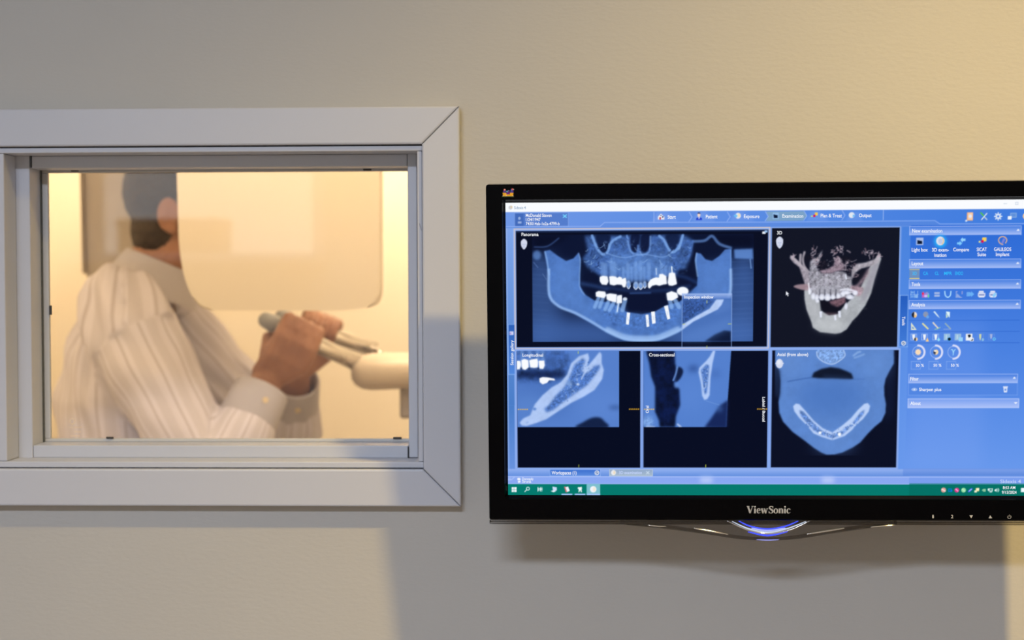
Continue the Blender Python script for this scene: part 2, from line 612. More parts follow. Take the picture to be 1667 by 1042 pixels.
def cornered(pts, r, n=5):
    """round the corners of a closed polyline by radius r"""
    out = []
    k = len(pts)
    for i in range(k):
        a, b, c = (Vector((p[0], p[1], 0)) for p in (pts[i - 1], pts[i], pts[(i + 1) % k]))
        u, v = (a - b), (c - b)
        q = min(r[i] if hasattr(r, '__len__') else r, u.length * .45, v.length * .45)
        p0, p1 = b + u.normalized() * q, b + v.normalized() * q
        for j in range(n + 1):
            t = j / n
            w_ = p0 * (1 - t) ** 2 + b * 2 * t * (1 - t) + p1 * t * t
            out.append((w_.x, w_.y))
    return out


# sensor head nearest the window: broad rounded panel, lower left corner swept back
o1 = outline([(285, 250), (291, 400), (299, 452), (322, 505.5), (560, 506), (617, 498), (619, 250)], .66)
zt_ = 2.0
o1[0] = (o1[0][0] - .003, zt_)
o1[-1] = (o1[-1][0], zt_)
sh_ = obj('sensor_head', prism(cornered(o1, [.02, .2, .06, .035, .2, .022, .02]), .66, .715, .004, 2), M['unit'], unit, True)
# tube head on the far side of the patient
o2 = outline([(129, 250), (140, 457), (330, 459), (335, 250)], 1.40)
o2[0] = (o2[0][0] - .004, zt_)
o2[-1] = (o2[-1][0], zt_)
th_ = obj('tube_head', prism(cornered(o2, [.02, .012, .02, .02]), 1.40, 1.54, .010, 3), M['unit2'], unit, True)
e0, e1 = at(133, 275, 1.395), at(139, 445, 1.395)
obj('edge_trim', prism([(e0.x - .007, 1.97), (e1.x - .006, e1.z), (e1.x + .001, e1.z), (e0.x, 1.97)], 1.392, 1.3995), M['unit_dark'], th_)

# hand grip arm: white nose with two chrome bars
AY = 0.96
an = outline([(575, 600), (580, 588), (592, 580), (612, 578), (700, 577), (760, 577), (760, 627), (700, 631), (640, 634), (612, 640), (598, 636), (586, 624), (578, 611)], AY - .06)
bm = bmesh.new()
rings = []
for (px, h, d) in ((573.5, 5, .016), (576, 14, .036), (582, 22, .052), (592, 27.5, .062), (606, 30, .068), (630, 30, .070), (700, 28, .070), (770, 27, .070)):
    c0 = at(px, 606 - (px - 573) * .035, AY)
    rz = h * 1.135e-3
    rings.append([c0 + Vector((0, d * math.copysign(abs(math.cos(2 * math.pi * k / 28)) ** .75, math.cos(2 * math.pi * k / 28)), rz * math.copysign(abs(math.sin(2 * math.pi * k / 28)) ** .75, math.sin(2 * math.pi * k / 28)))) for k in range(28)])
loft(bm, rings)
obj('handle_arm', bm, principled('arm_enamel', (.58, .51, .43), .4), unit, True)
q = at(650, 628, AY - .02)
q2 = at(700, 682, AY - .02)
obj('arm_bracket', box(q.x, q2.x, AY - .02, AY + .10, q2.z, q.z + .004, .006), M['unit_dark'], unit)
obj('arm_post', box(q2.x - .03, ux - .05, AY - .01, uy + .02, q2.z + .01, q.z + .055, .01), M['unit'], unit)
BAR_R = .0150
NB0, NB1 = at(445, 527, .90), at(590, 596, .93)         # near bar, left end and root
FB0, FB1 = at(470, 521, 1.05), at(612, 571, 1.07)       # far bar
for (p0, p1) in ((NB0, NB1), (FB0, FB1)):
    bm = bmesh.new()
    tube(bm, [p0, p1], BAR_R, 24, caps=False)
    hb = obj('hand_grip_bar', bm, M['chrome'], unit, True)
    d = (p0 - p1).normalized()
    bm = bmesh.new()
    tube(bm, [p0 + d * .0003, p0 + d * .014], [BAR_R * 1.12, BAR_R * 1.0], 24, caps=True)
    obj('end_cap', bm, M['cap'], hb, True)
bm = bmesh.new()
tube(bm, [at(604, 566, 1.06), at(618, 576, 1.03)], .007, 12)
obj('bar_hook', bm, M['chrome'], unit, True)

# ------------------------------------------------------------------ patient holding the grips
A = math.radians(15)
DF = Vector((math.cos(A), math.sin(A), 0))      # the way the patient faces
DL = Vector((-math.sin(A), math.cos(A), 0))     # the patient's left
UP = Vector((0, 0, 1))
SHO = at(207, 512, 1.10)                         # between the shoulder joints
NSH = SHO - DL * .175
FSH = SHO + DL * .160 + DF * .055
PEL = at(243, 985, 1.10)
HEAD = at(297, 336, 1.12)
NECK = at(240, 452, 1.10)


def hand(bm, p0, p1, s, n, side, finger_rad=.0088, lat=0.0):
    """fist closed over a bar p0->p1; s = distance of the hand's middle from p0, n = side the back of the hand is on"""
    t = (p1 - p0).normalized()
    n = (n - t * n.dot(t)).normalized()
    u = t.cross(n)
    if u.z < 0:
        u = -u
    c = p0 + t * s
    R = BAR_R + finger_rad * .95
    def pt(ang, k, off=0.0):
        a = math.radians(ang)
        return c + t * k + (n * math.cos(a) + u * math.sin(a)) * (R + off)
    ks = (-.030, -.0105, .0095, .0285)
    ang = ((58, 104, 168, 232), (54, 104, 172, 242), (54, 104, 172, 238), (58, 104, 162, 218))
    rr = (1.0, 1.05, 1.0, .88)
    for k, a4, r in zip(ks, ang, rr):
        f = finger_rad * r
        tube(bm, [pt(20, k * .95, .004), pt(a4[0], k, .006), pt(a4[1], k, .003), pt((a4[1] + a4[2]) / 2, k, .002), pt(a4[2], k, .001), pt(a4[3], k, 0)],
             [f * 1.1, f * 1.14, f * 1.0, f * .98, f * .92, f * .8], 10)
    wrist = c - u * .088 + n * .004 - t * .018
    # palm: slab of overlapping rods from wrist to knuckles
    for k, r in zip((-.032, -.017, 0.0, .016, .030), (.0135, .0145, .0145, .014, .0125)):
        tube(bm, [wrist + t * (k * .52) + n * .004, c + t * k * .9 - u * .045 + n * (R + .004), c + t * k - u * .012 + n * (R + .006), pt(54, k, .004)],
             [.017, .0165, r, r * .82], 10)
    # thumb leaves the side of the palm near its base and closes under the bar
    tube(bm, [wrist - t * .012 + u * .012 + n * .004, c - t * .040 - u * .044 + n * .010, c - t * .050 - u * .026 - n * .006,
              c - t * .040 - u * .022 - n * .022, c - t * .022 - u * .018 - n * .026], [.016, .0155, .0118, .0105, .0085], 10)
    return wrist


bm = bmesh.new()
# torso and legs under the clothes
def oval(c, rb, rd, n=28, ax=None):
    l, d = (DL, DF) if ax is None else ax
    return [c + l * (rb * math.cos(2 * math.pi * k / n)) + d * (rd * math.sin(2 * math.pi * k / n)) for k in range(n)]


def torso(grow):
    rings = []
    zS = SHO.z
    # (height, lateral half, depth half, forward offset)
    prof = [(PEL.z - .10, .150, .110, .0), (PEL.z, .168, .125, .0), (PEL.z + .12, .160, .128, .015), (PEL.z + .24, .170, .135, -.01),
            (zS - .26, .180, .125, -.015), (zS - .16, .190, .118, -.020), (zS - .07, .188, .096, -.012), (zS - .01, .168, .074, -.004),
            (zS + .030, .120, .060, .012), (zS + .062, .070, .060, .026)]
    for (z, rb, rd, fo) in prof:
        k = (z - PEL.z) / (zS - PEL.z)
        c = PEL.lerp(SHO, min(max(k, 0), 1.08))
        c = Vector((c.x, c.y, z)) + DF * fo
        rings.append(oval(c, rb + grow, rd + grow))
    return rings


loft(bm, torso(-.006))
tube(bm, [NECK - UP * .07 - DF * .01, NECK + UP * .01 + DF * .004, HEAD - UP * .07 - DF * .015], [.062, .058, .056], 20)
# head: skull, jaw, chin, nose, brow, cheeks, lips, ears
HX = (DL, DF, UP)
ellipsoid(bm, HEAD + UP * .022 - DF * .008, HX, (.075, .096, .094))
ellipsoid(bm, HEAD + DF * .030 - UP * .045, HX, (.060, .062, .072))
ellipsoid(bm, HEAD + DF * .072 - UP * .098, HX, (.024, .020, .018), 14, 8)
tube(bm, [HEAD + DF * .090 + UP * .018, HEAD + DF * .108 - UP * .022, HEAD + DF * .102 - UP * .030], [.008, .013, .011], 10)
for s in (-1, 1):
    ellipsoid(bm, HEAD + DL * (.032 * s) + DF * .079 + UP * .030, HX, (.026, .012, .008), 12, 8)
    ellipsoid(bm, HEAD + DL * (.042 * s) + DF * .064 - UP * .022, HX, (.022, .022, .020), 12, 8)
    ea = (DL * s, (DF * .94 + UP * -.2).normalized(), UP)
    ellipsoid(bm, HEAD + DL * (.079 * s) - DF * .028 - UP * .020, ((DL * s - DF * .5).normalized(), DF, UP), (.011, .021, .034), 16, 10)
    ellipsoid(bm, HEAD + DL * (.080 * s) - DF * .022 - UP * .046, HX, (.008, .011, .012), 12, 8)
for k in (-1, 1):
    ellipsoid(bm, HEAD + DF * .089 - UP * (.060 + .005 * k), HX, (.024, .010, .006), 12, 8)
# arms and hands
W_N = hand(bm, NB0, NB1, .052, Vector((-.12, -1, .1)), 'r')
W_F = hand(bm, FB0, FB1, .062, Vector((.05, 1, .1)), 'l')
EL_N = at(348, 800, .80)
EL_F = at(464, 735, 1.22)
tube(bm, [NSH, NSH.lerp(EL_N, .5), EL_N], [.060, .052, .043], 16)
tube(bm, [EL_N, EL_N.lerp(W_N, .35), W_N.lerp(EL_N, .12), W_N], [.043, .045, .031, .027], 16)
tube(bm, [FSH, FSH.lerp(EL_F, .5), EL_F], [.060, .052, .043], 16)
tube(bm, [EL_F, EL_F.lerp(W_F, .35), W_F.lerp(EL_F, .12), W_F], [.043, .045, .031, .027], 16)
for s in (-1, 1):
    hip = PEL + DL * (.088 * s) - UP * .05
    kn = Vector((hip.x, hip.y, .50)) + DF * .015
    an_ = Vector((hip.x, hip.y, .09)) - DF * .02
    tube(bm, [hip, kn, kn.lerp(an_, .35), an_], [.088, .058, .056, .040], 18)
    tube(bm, [an_ - DF * .03 - UP * .045, an_ + DF * .14 - UP * .058], [.035, .028], 14)
me = remesh(bm, .0034, 3, .45)

m, nt, p = mat_new('skin')
tc = nt.nodes.new('ShaderNodeTexCoord')
n1 = nt.nodes.new('ShaderNodeTexNoise')
n1.inputs['Scale'].default_value = 22
n1.inputs['Detail'].default_value = 4
nt.links.new(tc.outputs['Object'], n1.inputs['Vector'])
rp = nt.nodes.new('ShaderNodeValToRGB')
rp.color_ramp.elements[0].position = .32
rp.color_ramp.elements[1].position = .70
rp.color_ramp.elements[0].color = (.285, .135, .085, 1)
rp.color_ramp.elements[1].color = (.40, .205, .13, 1)
nt.links.new(n1.outputs['Fac'], rp.inputs[0])
nt.links.new(rp.outputs[0], p.inputs['Base Color'])
p.inputs['Roughness'].default_value = .5
p.inputs['Subsurface Weight'].default_value = .06
p.inputs['Subsurface Radius'].default_value = (.012, .004, .002)
n2 = nt.nodes.new('ShaderNodeTexNoise')
n2.inputs['Scale'].default_value = 160
bp = nt.nodes.new('ShaderNodeBump')
bp.inputs['Strength'].default_value = .25
bp.inputs['Distance'].default_value = .002
nt.links.new(tc.outputs['Object'], n2.inputs['Vector'])
nt.links.new(n2.outputs['Fac'], bp.inputs['Height'])
nt.links.new(bp.outputs[0], p.inputs['Normal'])
M['skin'] = m

person = obj('person', me, M['skin'], None, True)
org = Vector((PEL.x, PEL.y, 0))
me.transform(Matrix.Translation(-org))
person.location = org
tag(person, 'dark haired patient in a pale striped shirt gripping the scanner handles', 'person')

# shirt -------------------------------------------------------------
def fold_noise(v):
    return (math.sin(v.x * 61 + math.sin(v.z * 23) * 2.0) * .5 + math.sin(v.z * 47 + v.y * 31 + v.x * 22) * .5)


bm = bmesh.new()
rings = torso(.013)
loft(bm, rings)
def sleeve(bm, sh, el, wr, k):
    cuff = wr + (el - wr).normalized() * .092
    tube(bm, [sh + UP * .004 - (el - sh).normalized() * .02, sh.lerp(el, .12), sh.lerp(el, .35), sh.lerp(el, .65), el + (el - sh).normalized() * .008], [.078, .086, .082, .073, .064], 24)
    tube(bm, [el, el.lerp(wr, .25), el.lerp(wr, .5), el.lerp(wr, .68), cuff], [.062, .066, .060, .050, .042], 24)
    # loose cloth puckers where the elbow bends
    tube(bm, [el + (sh - el) * .16, el + (wr - el) * .16], [.070, .067], 20)
    return cuff


CN = sleeve(bm, NSH, EL_N, W_N, 1)
CFR = sleeve(bm, FSH, EL_F, W_F, 1)
# blouse of cloth at the lower back and yoke across the shoulder blades
ellipsoid(bm, at(166, 690, 1.10), (DL, DF, UP), (.165, .075, .145), 28, 18)
ellipsoid(bm, at(190, 560, 1.12), (DL, DF, UP), (.165, .080, .10), 28, 18)
sme = remesh(bm, .006, 8, .5)
co = np.zeros(len(sme.vertices) * 3)
sme.vertices.foreach_get('co', co)
co = co.reshape(-1, 3)
nv_ = np.zeros_like(co).reshape(-1)
sme.vertices.foreach_get('normal', nv_)
nv_ = nv_.reshape(-1, 3)


def seg_param(P, a, b):
    a = np.array(a)
    b = np.array(b)
    ab = b - a
    t = np.clip(((P - a) @ ab) / (ab @ ab), 0, 1)
    c = a + t[:, None] * ab
    return t, np.linalg.norm(P - c, axis=1), P - c


def ang_about(rel, axis, ref):
    axis = np.array(axis) / np.linalg.norm(axis)
    u = np.array(ref) - axis * (np.array(ref) @ axis)
    u /= np.linalg.norm(u)
    v = np.cross(axis, u)
    return np.arctan2(rel @ v, rel @ u)


stripe = np.zeros(len(co))
best = np.full(len(co), 1e9)
along = np.zeros(len(co))
part = np.zeros(len(co), int)
ctr = np.array(PEL) + (np.array(SHO) - np.array(PEL)) * np.clip((co[:, 2:3] - PEL.z) / (SHO.z - PEL.z), 0, 1)
rel = co - ctr
th = np.arctan2(rel @ np.array(DF), rel @ np.array(DL))
stripe[:] = th * .172 + .006
along[:] = co[:, 2]
for (a, b, rmax, i) in ((NSH, EL_N, .088, 1), (EL_N, CN, .075, 2), (FSH, EL_F, .088, 3), (EL_F, CFR, .075, 4)):
    t, d, rl = seg_param(co, a, b)
    sel = (d < rmax + .012) & ((t > .16) if i in (1, 3) else (t > .0)) & (d < best)
    an2 = ang_about(rl, np.array(b) - np.array(a), np.array((1.0, 0.35, 0.4)))
    stripe[sel] = an2[sel] * .076 + .01
    along[sel] = (t * (b - a).length)[sel]
    part[sel] = i
    best[sel] = d[sel]
# cloth folds: along-sleeve and down-the-back creases
f1 = np.sin(stripe * 130 + 2.0 * np.sin(along * 11 + part)) * np.clip(np.sin(along * 9 + part * 1.3 + 1.0), 0, 1)
f2 = np.sin(along * 55 + 1.6 * np.sin(stripe * 40)) * np.where(part > 0, .8, .35)
f3 = np.sin((co[:, 0] * .8 + co[:, 2] * 1.0) * 46 + 1.8 * np.sin(co[:, 0] * 21)) * np.where(part == 0, .9, .4)
near_w = np.minimum(np.linalg.norm(co - np.array(W_N), axis=1), np.linalg.norm(co - np.array(W_F), axis=1))
fade = np.clip((near_w - .10) / .07, 0, 1)
co2 = co + nv_ * (fade * (f1 * .0055 + f2 * .0034 + f3 * .0042))[:, None]
sme.vertices.foreach_set('co', co2.reshape(-1))
at_ = sme.attributes.new('stripe', 'FLOAT', 'POINT')
at_.data.foreach_set('value', stripe)

m, nt, p = mat_new('striped_cotton')
an_ = nt.nodes.new('ShaderNodeAttribute')
an_.attribute_name = 'stripe'
def mathn(op, a, b=None):
    x = nt.nodes.new('ShaderNodeMath')
    x.operation = op
    nt.links.new(a, x.inputs[0])
    if b is not None:
        x.inputs[1].default_value = b
    return x.outputs[0]
fr = mathn('FRACT', mathn('DIVIDE', mathn('ADD', an_.outputs['Fac'], 5.0), .043))
rp = nt.nodes.new('ShaderNodeValToRGB')
cr = rp.color_ramp
cr.elements[0].position, cr.elements[0].color = 0.0, (.66, .655, .77, 1)
cr.elements[1].position, cr.elements[1].color = 1.0, (.66, .655, .77, 1)
for (pos, c) in ((.06, (.66, .655, .77, 1)), (.10, (.49, .47, .545, 1)), (.16, (.49, .47, .545, 1)), (.20, (.66, .655, .77, 1)), (.46, (.64, .63, .735, 1)),
                 (.50, (.58, .57, .66, 1)), (.86, (.58, .57, .66, 1)), (.90, (.66, .655, .77, 1))):
    e = cr.elements.new(pos)
    e.color = c
nt.links.new(fr, rp.inputs[0])
nt.links.new(rp.outputs[0], p.inputs['Base Color'])
p.inputs['Roughness'].default_value = .85
p.inputs['Specular IOR Level'].default_value = .2
M['shirt'] = m
M['shirt_plain'] = principled('plain_cotton', (.47, .465, .53), .85, bump=(240, .15, .001), spec=.2)
shirt = obj('shirt', sme, M['shirt'], person, True)

# collar: band that rises round the neck with a folded-over leaf
bm = bmesh.new()
cn = NECK + DF * .022 + UP * .014
tilt = (UP * 1.0 + DF * .42).normalized()
fwd = (DF - tilt * DF.dot(tilt)).normalized()
def cring(h, rb, rd, off=0):
    return [cn + tilt * h + DL * (rb * math.cos(2 * math.pi * k / 40)) + fwd * (rd * math.sin(2 * math.pi * k / 40) + off) for k in range(40)]
loft(bm, [cring(-.048, .098, .098), cring(-.02, .084, .086), cring(.012, .074, .076), cring(.020, .071, .073), cring(.016, .066, .068), cring(-.03, .066, .068)], False)
cl = obj('collar', bm, M['shirt_plain'], person, True)
mo = cl.modifiers.new('s', 'SUBSURF')
mo.levels = mo.render_levels = 2
# cuffs
for (wr, el, nm) in ((W_N, EL_N, 'cuff'), (W_F, EL_F, 'cuff')):
    ax = (el - wr).normalized()
    c0 = wr + ax * .030
    _, u, v = frame_of(ax)
    def rg(k, r):
        return [c0 + ax * k + u * (r * math.cos(2 * math.pi * q / 36)) + v * (r * math.sin(2 * math.pi * q / 36)) for q in range(36)]
    bm = bmesh.new()
    loft(bm, [rg(.03, .038), rg(.0, .044), rg(-.002, .0475), rg(.002, .050), rg(.070, .0545), rg(.082, .050)], False)
    cf = obj(nm, bm, M['shirt_plain'], person, True)
    bn = bmesh.new()
    cb = c0 + ax * .03
    dirn = Vector((.35, -.9, -.1))
    dirn = (dirn - ax * dirn.dot(ax)).normalized()
    tube(bn, [cb + dirn * .0515, cb + dirn * .0540], .0055, 16, caps=False)
    obj('button', bn, principled('shirt_button', (.7, .6, .42), .3), cf, True)

# hair: cropped shell over the back and top of the skull
bm = bmesh.new()
ellipsoid(bm, HEAD + UP * .030 - DF * .018, HX, (.081, .097, .098), 40, 24)
ellipsoid(bm, HEAD - UP * .045 - DF * .050, HX, (.068, .050, .070), 32, 18)
hme = remesh(bm, .004, 4, .5)
co = np.zeros(len(hme.vertices) * 3)
hme.vertices.foreach_get('co', co)
co = co.reshape(-1, 3)
co += np.random.default_rng(3).normal(0, .0009, co.shape)
hme.vertices.foreach_set('co', co.reshape(-1))
hair_m = principled('dark_brown_hair', (.030, .018, .011), .55, bump=(300, .7, .003, (1, 1, .15)), var=(160, .5))
obj('hair', hme, hair_m, person, True)
for s in (-1, 1):
    bm = bmesh.new()
    ellipsoid(bm, HEAD + DL * (.032 * s) + DF * .080 + UP * .012, HX, (.012, .010, .009), 16, 10)
    obj('eye', bm, principled('eye_white', (.7, .68, .65), .2), person, True)
    bm = bmesh.new()
    tube(bm, [HEAD + DL * (.016 * s) + DF * .094 + UP * .034, HEAD + DL * (.034 * s) + DF * .091 + UP * .039, HEAD + DL * (.05 * s) + DF * .080 + UP * .034], [.004, .0045, .003], 8)
    obj('eyebrow', bm, hair_m, person, True)
# trousers and shoes (below the sill)
bm = bmesh.new()
for s in (-1, 1):
    hip = PEL + DL * (.088 * s) - UP * .05
    kn = Vector((hip.x, hip.y, .50)) + DF * .015
    an_ = Vector((hip.x, hip.y, .09)) - DF * .02
    tube(bm, [hip, kn, an_ - UP * .02], [.104, .080, .070], 24, caps=False)
loft(bm, [oval(PEL - UP * .13, .17, .13), oval(PEL - UP * .02, .192, .150), oval(PEL + UP * .04, .186, .146)])
tm = remesh(bm, .008, 5, .5)
obj('trousers', tm, principled('dark_trousers', (.04, .042, .055), .85, bump=(200, .2, .001)), person, True)
for s in (-1, 1):
    hip = PEL + DL * (.088 * s)
    f0 = Vector((hip.x, hip.y, .0))
    bm = bmesh.new()
    ellipsoid(bm, f0 + DF * .05 + UP * .042, HX, (.050, .145, .042), 24, 14)
    ellipsoid(bm, f0 - DF * .03 + UP * .065, HX, (.048, .062, .055), 24, 14)
    sm = remesh(bm, .006, 4, .5)
    for v in sm.vertices:
        v.co.z = max(v.co.z, .002)
    obj('shoe', sm, principled('black_leather', (.02, .018, .016), .4), person, True)
# ------------------------------------------------------------------ wall monitor
SW, SH = 0.598, 0.336
MON = np.array([0.23077, -0.13649, 1.41817])
my_, mp_, mr_ = -0.00688, 0.09874, -0.00148
MR = np.array(Matrix.Rotation(my_, 3, 'Z') @ Matrix.Rotation(mp_, 3, 'X') @ Matrix.Rotation(mr_, 3, 'Y'))


def loc(px, py, y=0.0):
    """pixel -> monitor-local (x, z) on the plane local y"""
    px = np.asarray(px, float)
    py = np.asarray(py, float)
    d = CF + CR * ((px - IW / 2) / FPX)[..., None] + CU * (-(py - IH / 2) / FPX)[..., None]
    dl = d @ MR                    # into monitor axes
    c = (CAM - MON) @ MR
    t = (y - c[1]) / dl[..., 1]
    return c[0] + dl[..., 0] * t, c[2] + dl[..., 2] * t


def L2(px, py, y=0.0):
    a, b = loc(px, py, y)
    return (float(a), float(b))


mon = tag(empty('monitor', MON), 'glossy black widescreen monitor on the wall showing dental scans', 'monitor')
mon.rotation_mode = 'QUATERNION'
mon.rotation_quaternion = Matrix(MR.tolist()).to_quaternion()


def mobj(name, bm, m, parent=None, smooth=False):
    return obj(name, bm, m, parent or mon, smooth, world=False)


M['gloss_black'] = principled('piano_black', (.0015, .0015, .0022), .08, spec=.07)
M['matte_black'] = principled('black_plastic', (.012, .012, .013), .5)
M['acrylic'] = clear('clear_acrylic', 1.49, (.80, .80, .80))
M['acrylic_glint'] = principled('acrylic_highlight', (.75, .78, .82), .08, metal=.9)  # bright metal standing in for lamp reflections on the acrylic
bx0 = L2(793.5, 560, -.006)[0]
bx1 = .3195
bz1 = L2(820, 300.2, -.006)[1]
bz0 = L2(820, 847, -.006)[1]


def rrect(x0, x1, z0, z1, r, y, n=4):
    o = []
    for (cx, cz, a0) in ((x1 - r, z1 - r, 0), (x0 + r, z1 - r, 90), (x0 + r, z0 + r, 180), (x1 - r, z0 + r, 270)):
        for k in range(n + 1):
            a = math.radians(a0 + 90 * k / n)
            o.append(Vector((cx + r * math.cos(a), y, cz + r * math.sin(a))))
    return o


hs, hh = SW / 2, SH / 2
bm = bmesh.new()
loft(bm, [rrect(bx0, bx1, bz0, bz1, .003, .022), rrect(bx0, bx1, bz0, bz1, .003, -.0045), rrect(bx0 + .0015, bx1 - .0015, bz0 + .0015, bz1 - .0015, .002, -.006),
          rrect(-hs - .0035, hs + .0035, -hh - .0035, hh + .0035, .0015, -.006), rrect(-hs - .003, hs + .003, -hh - .003, hh + .003, .001, -.0045),
          rrect(-hs - .0002, hs + .0002, -hh - .0002, hh + .0002, .0003, -.0005), rrect(-hs - .0002, hs + .0002, -hh - .0002, hh + .0002, .0003, .004)], False)
mobj('bezel', bm, M['gloss_black'])
bm = bmesh.new()
loft(bm, [rrect(bx0 + .002, bx1 - .002, bz0 + .002, bz1 - .002, .004, .0225), rrect(bx0 + .004, bx1 - .004, bz0 + .004, bz1 - .004, .01, .032),
          rrect(bx0 + .05, bx1 - .05, bz0 + .04, bz1 - .04, .03, .046), rrect(bx0 + .06, bx1 - .06, bz0 + .05, bz1 - .05, .03, .048)])
mobj('back_shell', bm, M['matte_black'])
# clear strip that runs along the lower edge and swells into a tongue in the middle
cz = L2(820, 853.3, -.002)[1]
mobj('clear_strip', box(bx0, bx1, -.003, .012, cz, bz0 - .0002, .0012), M['acrylic'])
lo = [(1010, 853.5), (1040, 855.5), (1070, 857.5), (1100, 861), (1150, 868.5), (1200, 876), (1225, 878.8), (1250, 879.6), (1275, 878.8), (1300, 876), (1350, 867.5), (1400, 860), (1430, 857), (1460, 854)]
pl = [L2(*p, -.001) for p in lo]
pl += [(pl[-1][0], bz0 - .0004), (pl[0][0], bz0 - .0004)]
tongue = mobj('clear_tongue', prism(pl, -.002, .012, .0012, 2), M['acrylic'])


def arc(name, pts, r, m, y=-.0035, parent=None):
    bm = bmesh.new()
    P = [L2(*p, y) for p in pts]
    Q = []
    for i in range(len(P) - 1):       # Catmull-Rom
        a, b, c, d = P[max(i - 1, 0)], P[i], P[i + 1], P[min(i + 2, len(P) - 1)]
        for j in range(6):
            t = j / 6
            Q.append(tuple(.5 * (2 * b[k] + (c[k] - a[k]) * t + (2 * a[k] - 5 * b[k] + 4 * c[k] - d[k]) * t * t + (3 * b[k] - a[k] - 3 * c[k] + d[k]) * t ** 3) for k in (0, 1)))
    Q.append(P[-1])
    R = [r * (.35 + .65 * math.sin(math.pi * (i + .5) / len(Q)) ** .7) for i in range(len(Q))]
    tube(bm, [(x, y, z) for (x, z) in Q], R, 8)
    return mobj(name, bm, m, parent, True)


blue = emission('power_light_blue', (.05, .08, 1.0), 1.5)
blue2 = emission('power_light_pale', (.35, .38, 1.0), 1.3)
pale = emission('power_light_white', (.62, .70, .85), 1.0)
arc('light_arc', [(1203, 848.5), (1222, 857), (1250, 861.5), (1278, 857), (1299, 848.5)], .0009, blue, parent=tongue)
arc('light_arc', [(1224, 860), (1250, 863.5), (1278, 860)], .0011, blue2, parent=tongue)
arc('light_arc', [(1192, 849), (1218, 860.5), (1250, 866.5), (1282, 860.5), (1312, 849)], .0008, pale, parent=tongue)
arc('light_arc', [(1218, 866), (1250, 872), (1282, 865.5)], .0009, blue, parent=tongue)
arc('light_arc', [(1232, 878.6), (1250, 879.3), (1268, 878.6)], .0004, blue2, parent=tongue)
arc('rib_highlight', [(1184, 848), (1215, 862), (1250, 869), (1288, 862), (1318, 848)], .0010, M['acrylic_glint'], parent=tongue)
arc('rib_highlight', [(1130, 860), (1150, 863.5), (1185, 870)], .0011, M['acrylic_glint'], parent=tongue)  # lamp highlights on the tongue, shaped as bright tubes
arc('rib_highlight', [(1314, 869.5), (1345, 864.5), (1374, 860)], .0011, M['acrylic_glint'], parent=tongue)
arc('rib_highlight', [(1055, 855), (1070, 856.5), (1084, 857)], .0008, M['acrylic_glint'], parent=tongue)
arc('rib_highlight', [(1418, 858), (1436, 856.5), (1456, 855)], .0008, M['acrylic_glint'], parent=tongue)
for pts in ([(1020, 854.5), (1080, 860), (1150, 869), (1200, 876.5), (1250, 880)], [(1250, 880), (1300, 876.5), (1350, 868.5), (1400, 861.5), (1455, 854.5)]):
    arc('tongue_edge', pts, .0006, M['acrylic'], y=.004, parent=tongue)


# lettering and marks on the bezel ---------------------------------
def flat(bm, pts, y):
    vs = [bm.verts.new((p[0], y, p[1])) for p in pts]
    try:
        bm.faces.new(vs)
    except ValueError:
        pass


def stroke(bm, pts, wd, y, n=5):
    """ribbon of varying width through points (Catmull-Rom)"""
    if not hasattr(wd, '__len__'):
        wd = [wd] * len(pts)
    Q, W_ = [], []
    for i in range(len(pts) - 1):
        a, b, c, d = pts[max(i - 1, 0)], pts[i], pts[i + 1], pts[min(i + 2, len(pts) - 1)]
        m_ = n if len(pts) > 2 else 1
        for j in range(m_):
            t = j / m_
            Q.append([.5 * (2 * b[k] + (c[k] - a[k]) * t + (2 * a[k] - 5 * b[k] + 4 * c[k] - d[k]) * t * t + (3 * b[k] - a[k] - 3 * c[k] + d[k]) * t ** 3) for k in (0, 1)])
            W_.append(wd[i] * (1 - t) + wd[i + 1] * t)
    Q.append(list(pts[-1]))
    W_.append(wd[-1])
    l, r = [], []
    for i in range(len(Q)):
        a, b = Q[max(i - 1, 0)], Q[min(i + 1, len(Q) - 1)]
        dx, dz = b[0] - a[0], b[1] - a[1]
        k = math.hypot(dx, dz) or 1
        nx, nz = -dz / k * W_[i] / 2, dx / k * W_[i] / 2
        l.append(bm.verts.new((Q[i][0] + nx, y, Q[i][1] + nz)))
        r.append(bm.verts.new((Q[i][0] - nx, y, Q[i][1] - nz)))
    for i in range(len(Q) - 1):
        bm.faces.new((l[i], r[i], r[i + 1], l[i + 1]))


FY = -.0062
M['silver_print'] = principled('silver_print', (.40, .41, .44), .4)
gl = bmesh.new()
x0, zb_ = L2(1215.5, 835.8, FY)
x1, zt_2 = L2(1287.5, 824.0, FY)
UX, UZ = (x1 - x0) / 6.05, (zt_2 - zb_)
T_, t_ = .235, .085                # thick and thin strokes


def G(ox, pts, wd):
    stroke(gl, [(x0 + (ox + p[0]) * UX, zb_ + p[1] * UZ) for p in pts], [v * UZ for v in wd] if hasattr(wd, '__len__') else wd * UZ, FY)


def serif(ox, a, b, z):
    G(ox, [(a, z), (b, z)], .075)


xh = .68
# V
G(0, [(.17, .98), (.50, .02)], T_); G(0, [(.50, .02), (.80, .98)], t_); serif(0, .0, .38, .965); serif(0, .66, .96, .965)
# i
G(.98, [(.16, 0), (.16, xh)], T_); serif(.98, 0, .32, .035); serif(.98, .01, .16, xh - .035); G(.98, [(.16, .80), (.16, 1.0)], T_)
def e_(ox):
    G(ox, [(.10, .38), (.50, .38)], .075)
    G(ox, [(.48, .40), (.42, .60), (.28, .66), (.13, .55), (.09, .34), (.15, .12), (.31, .03), (.50, .14)], [.18, .11, .07, .17, .20, .17, .08, .06])
e_(1.36)
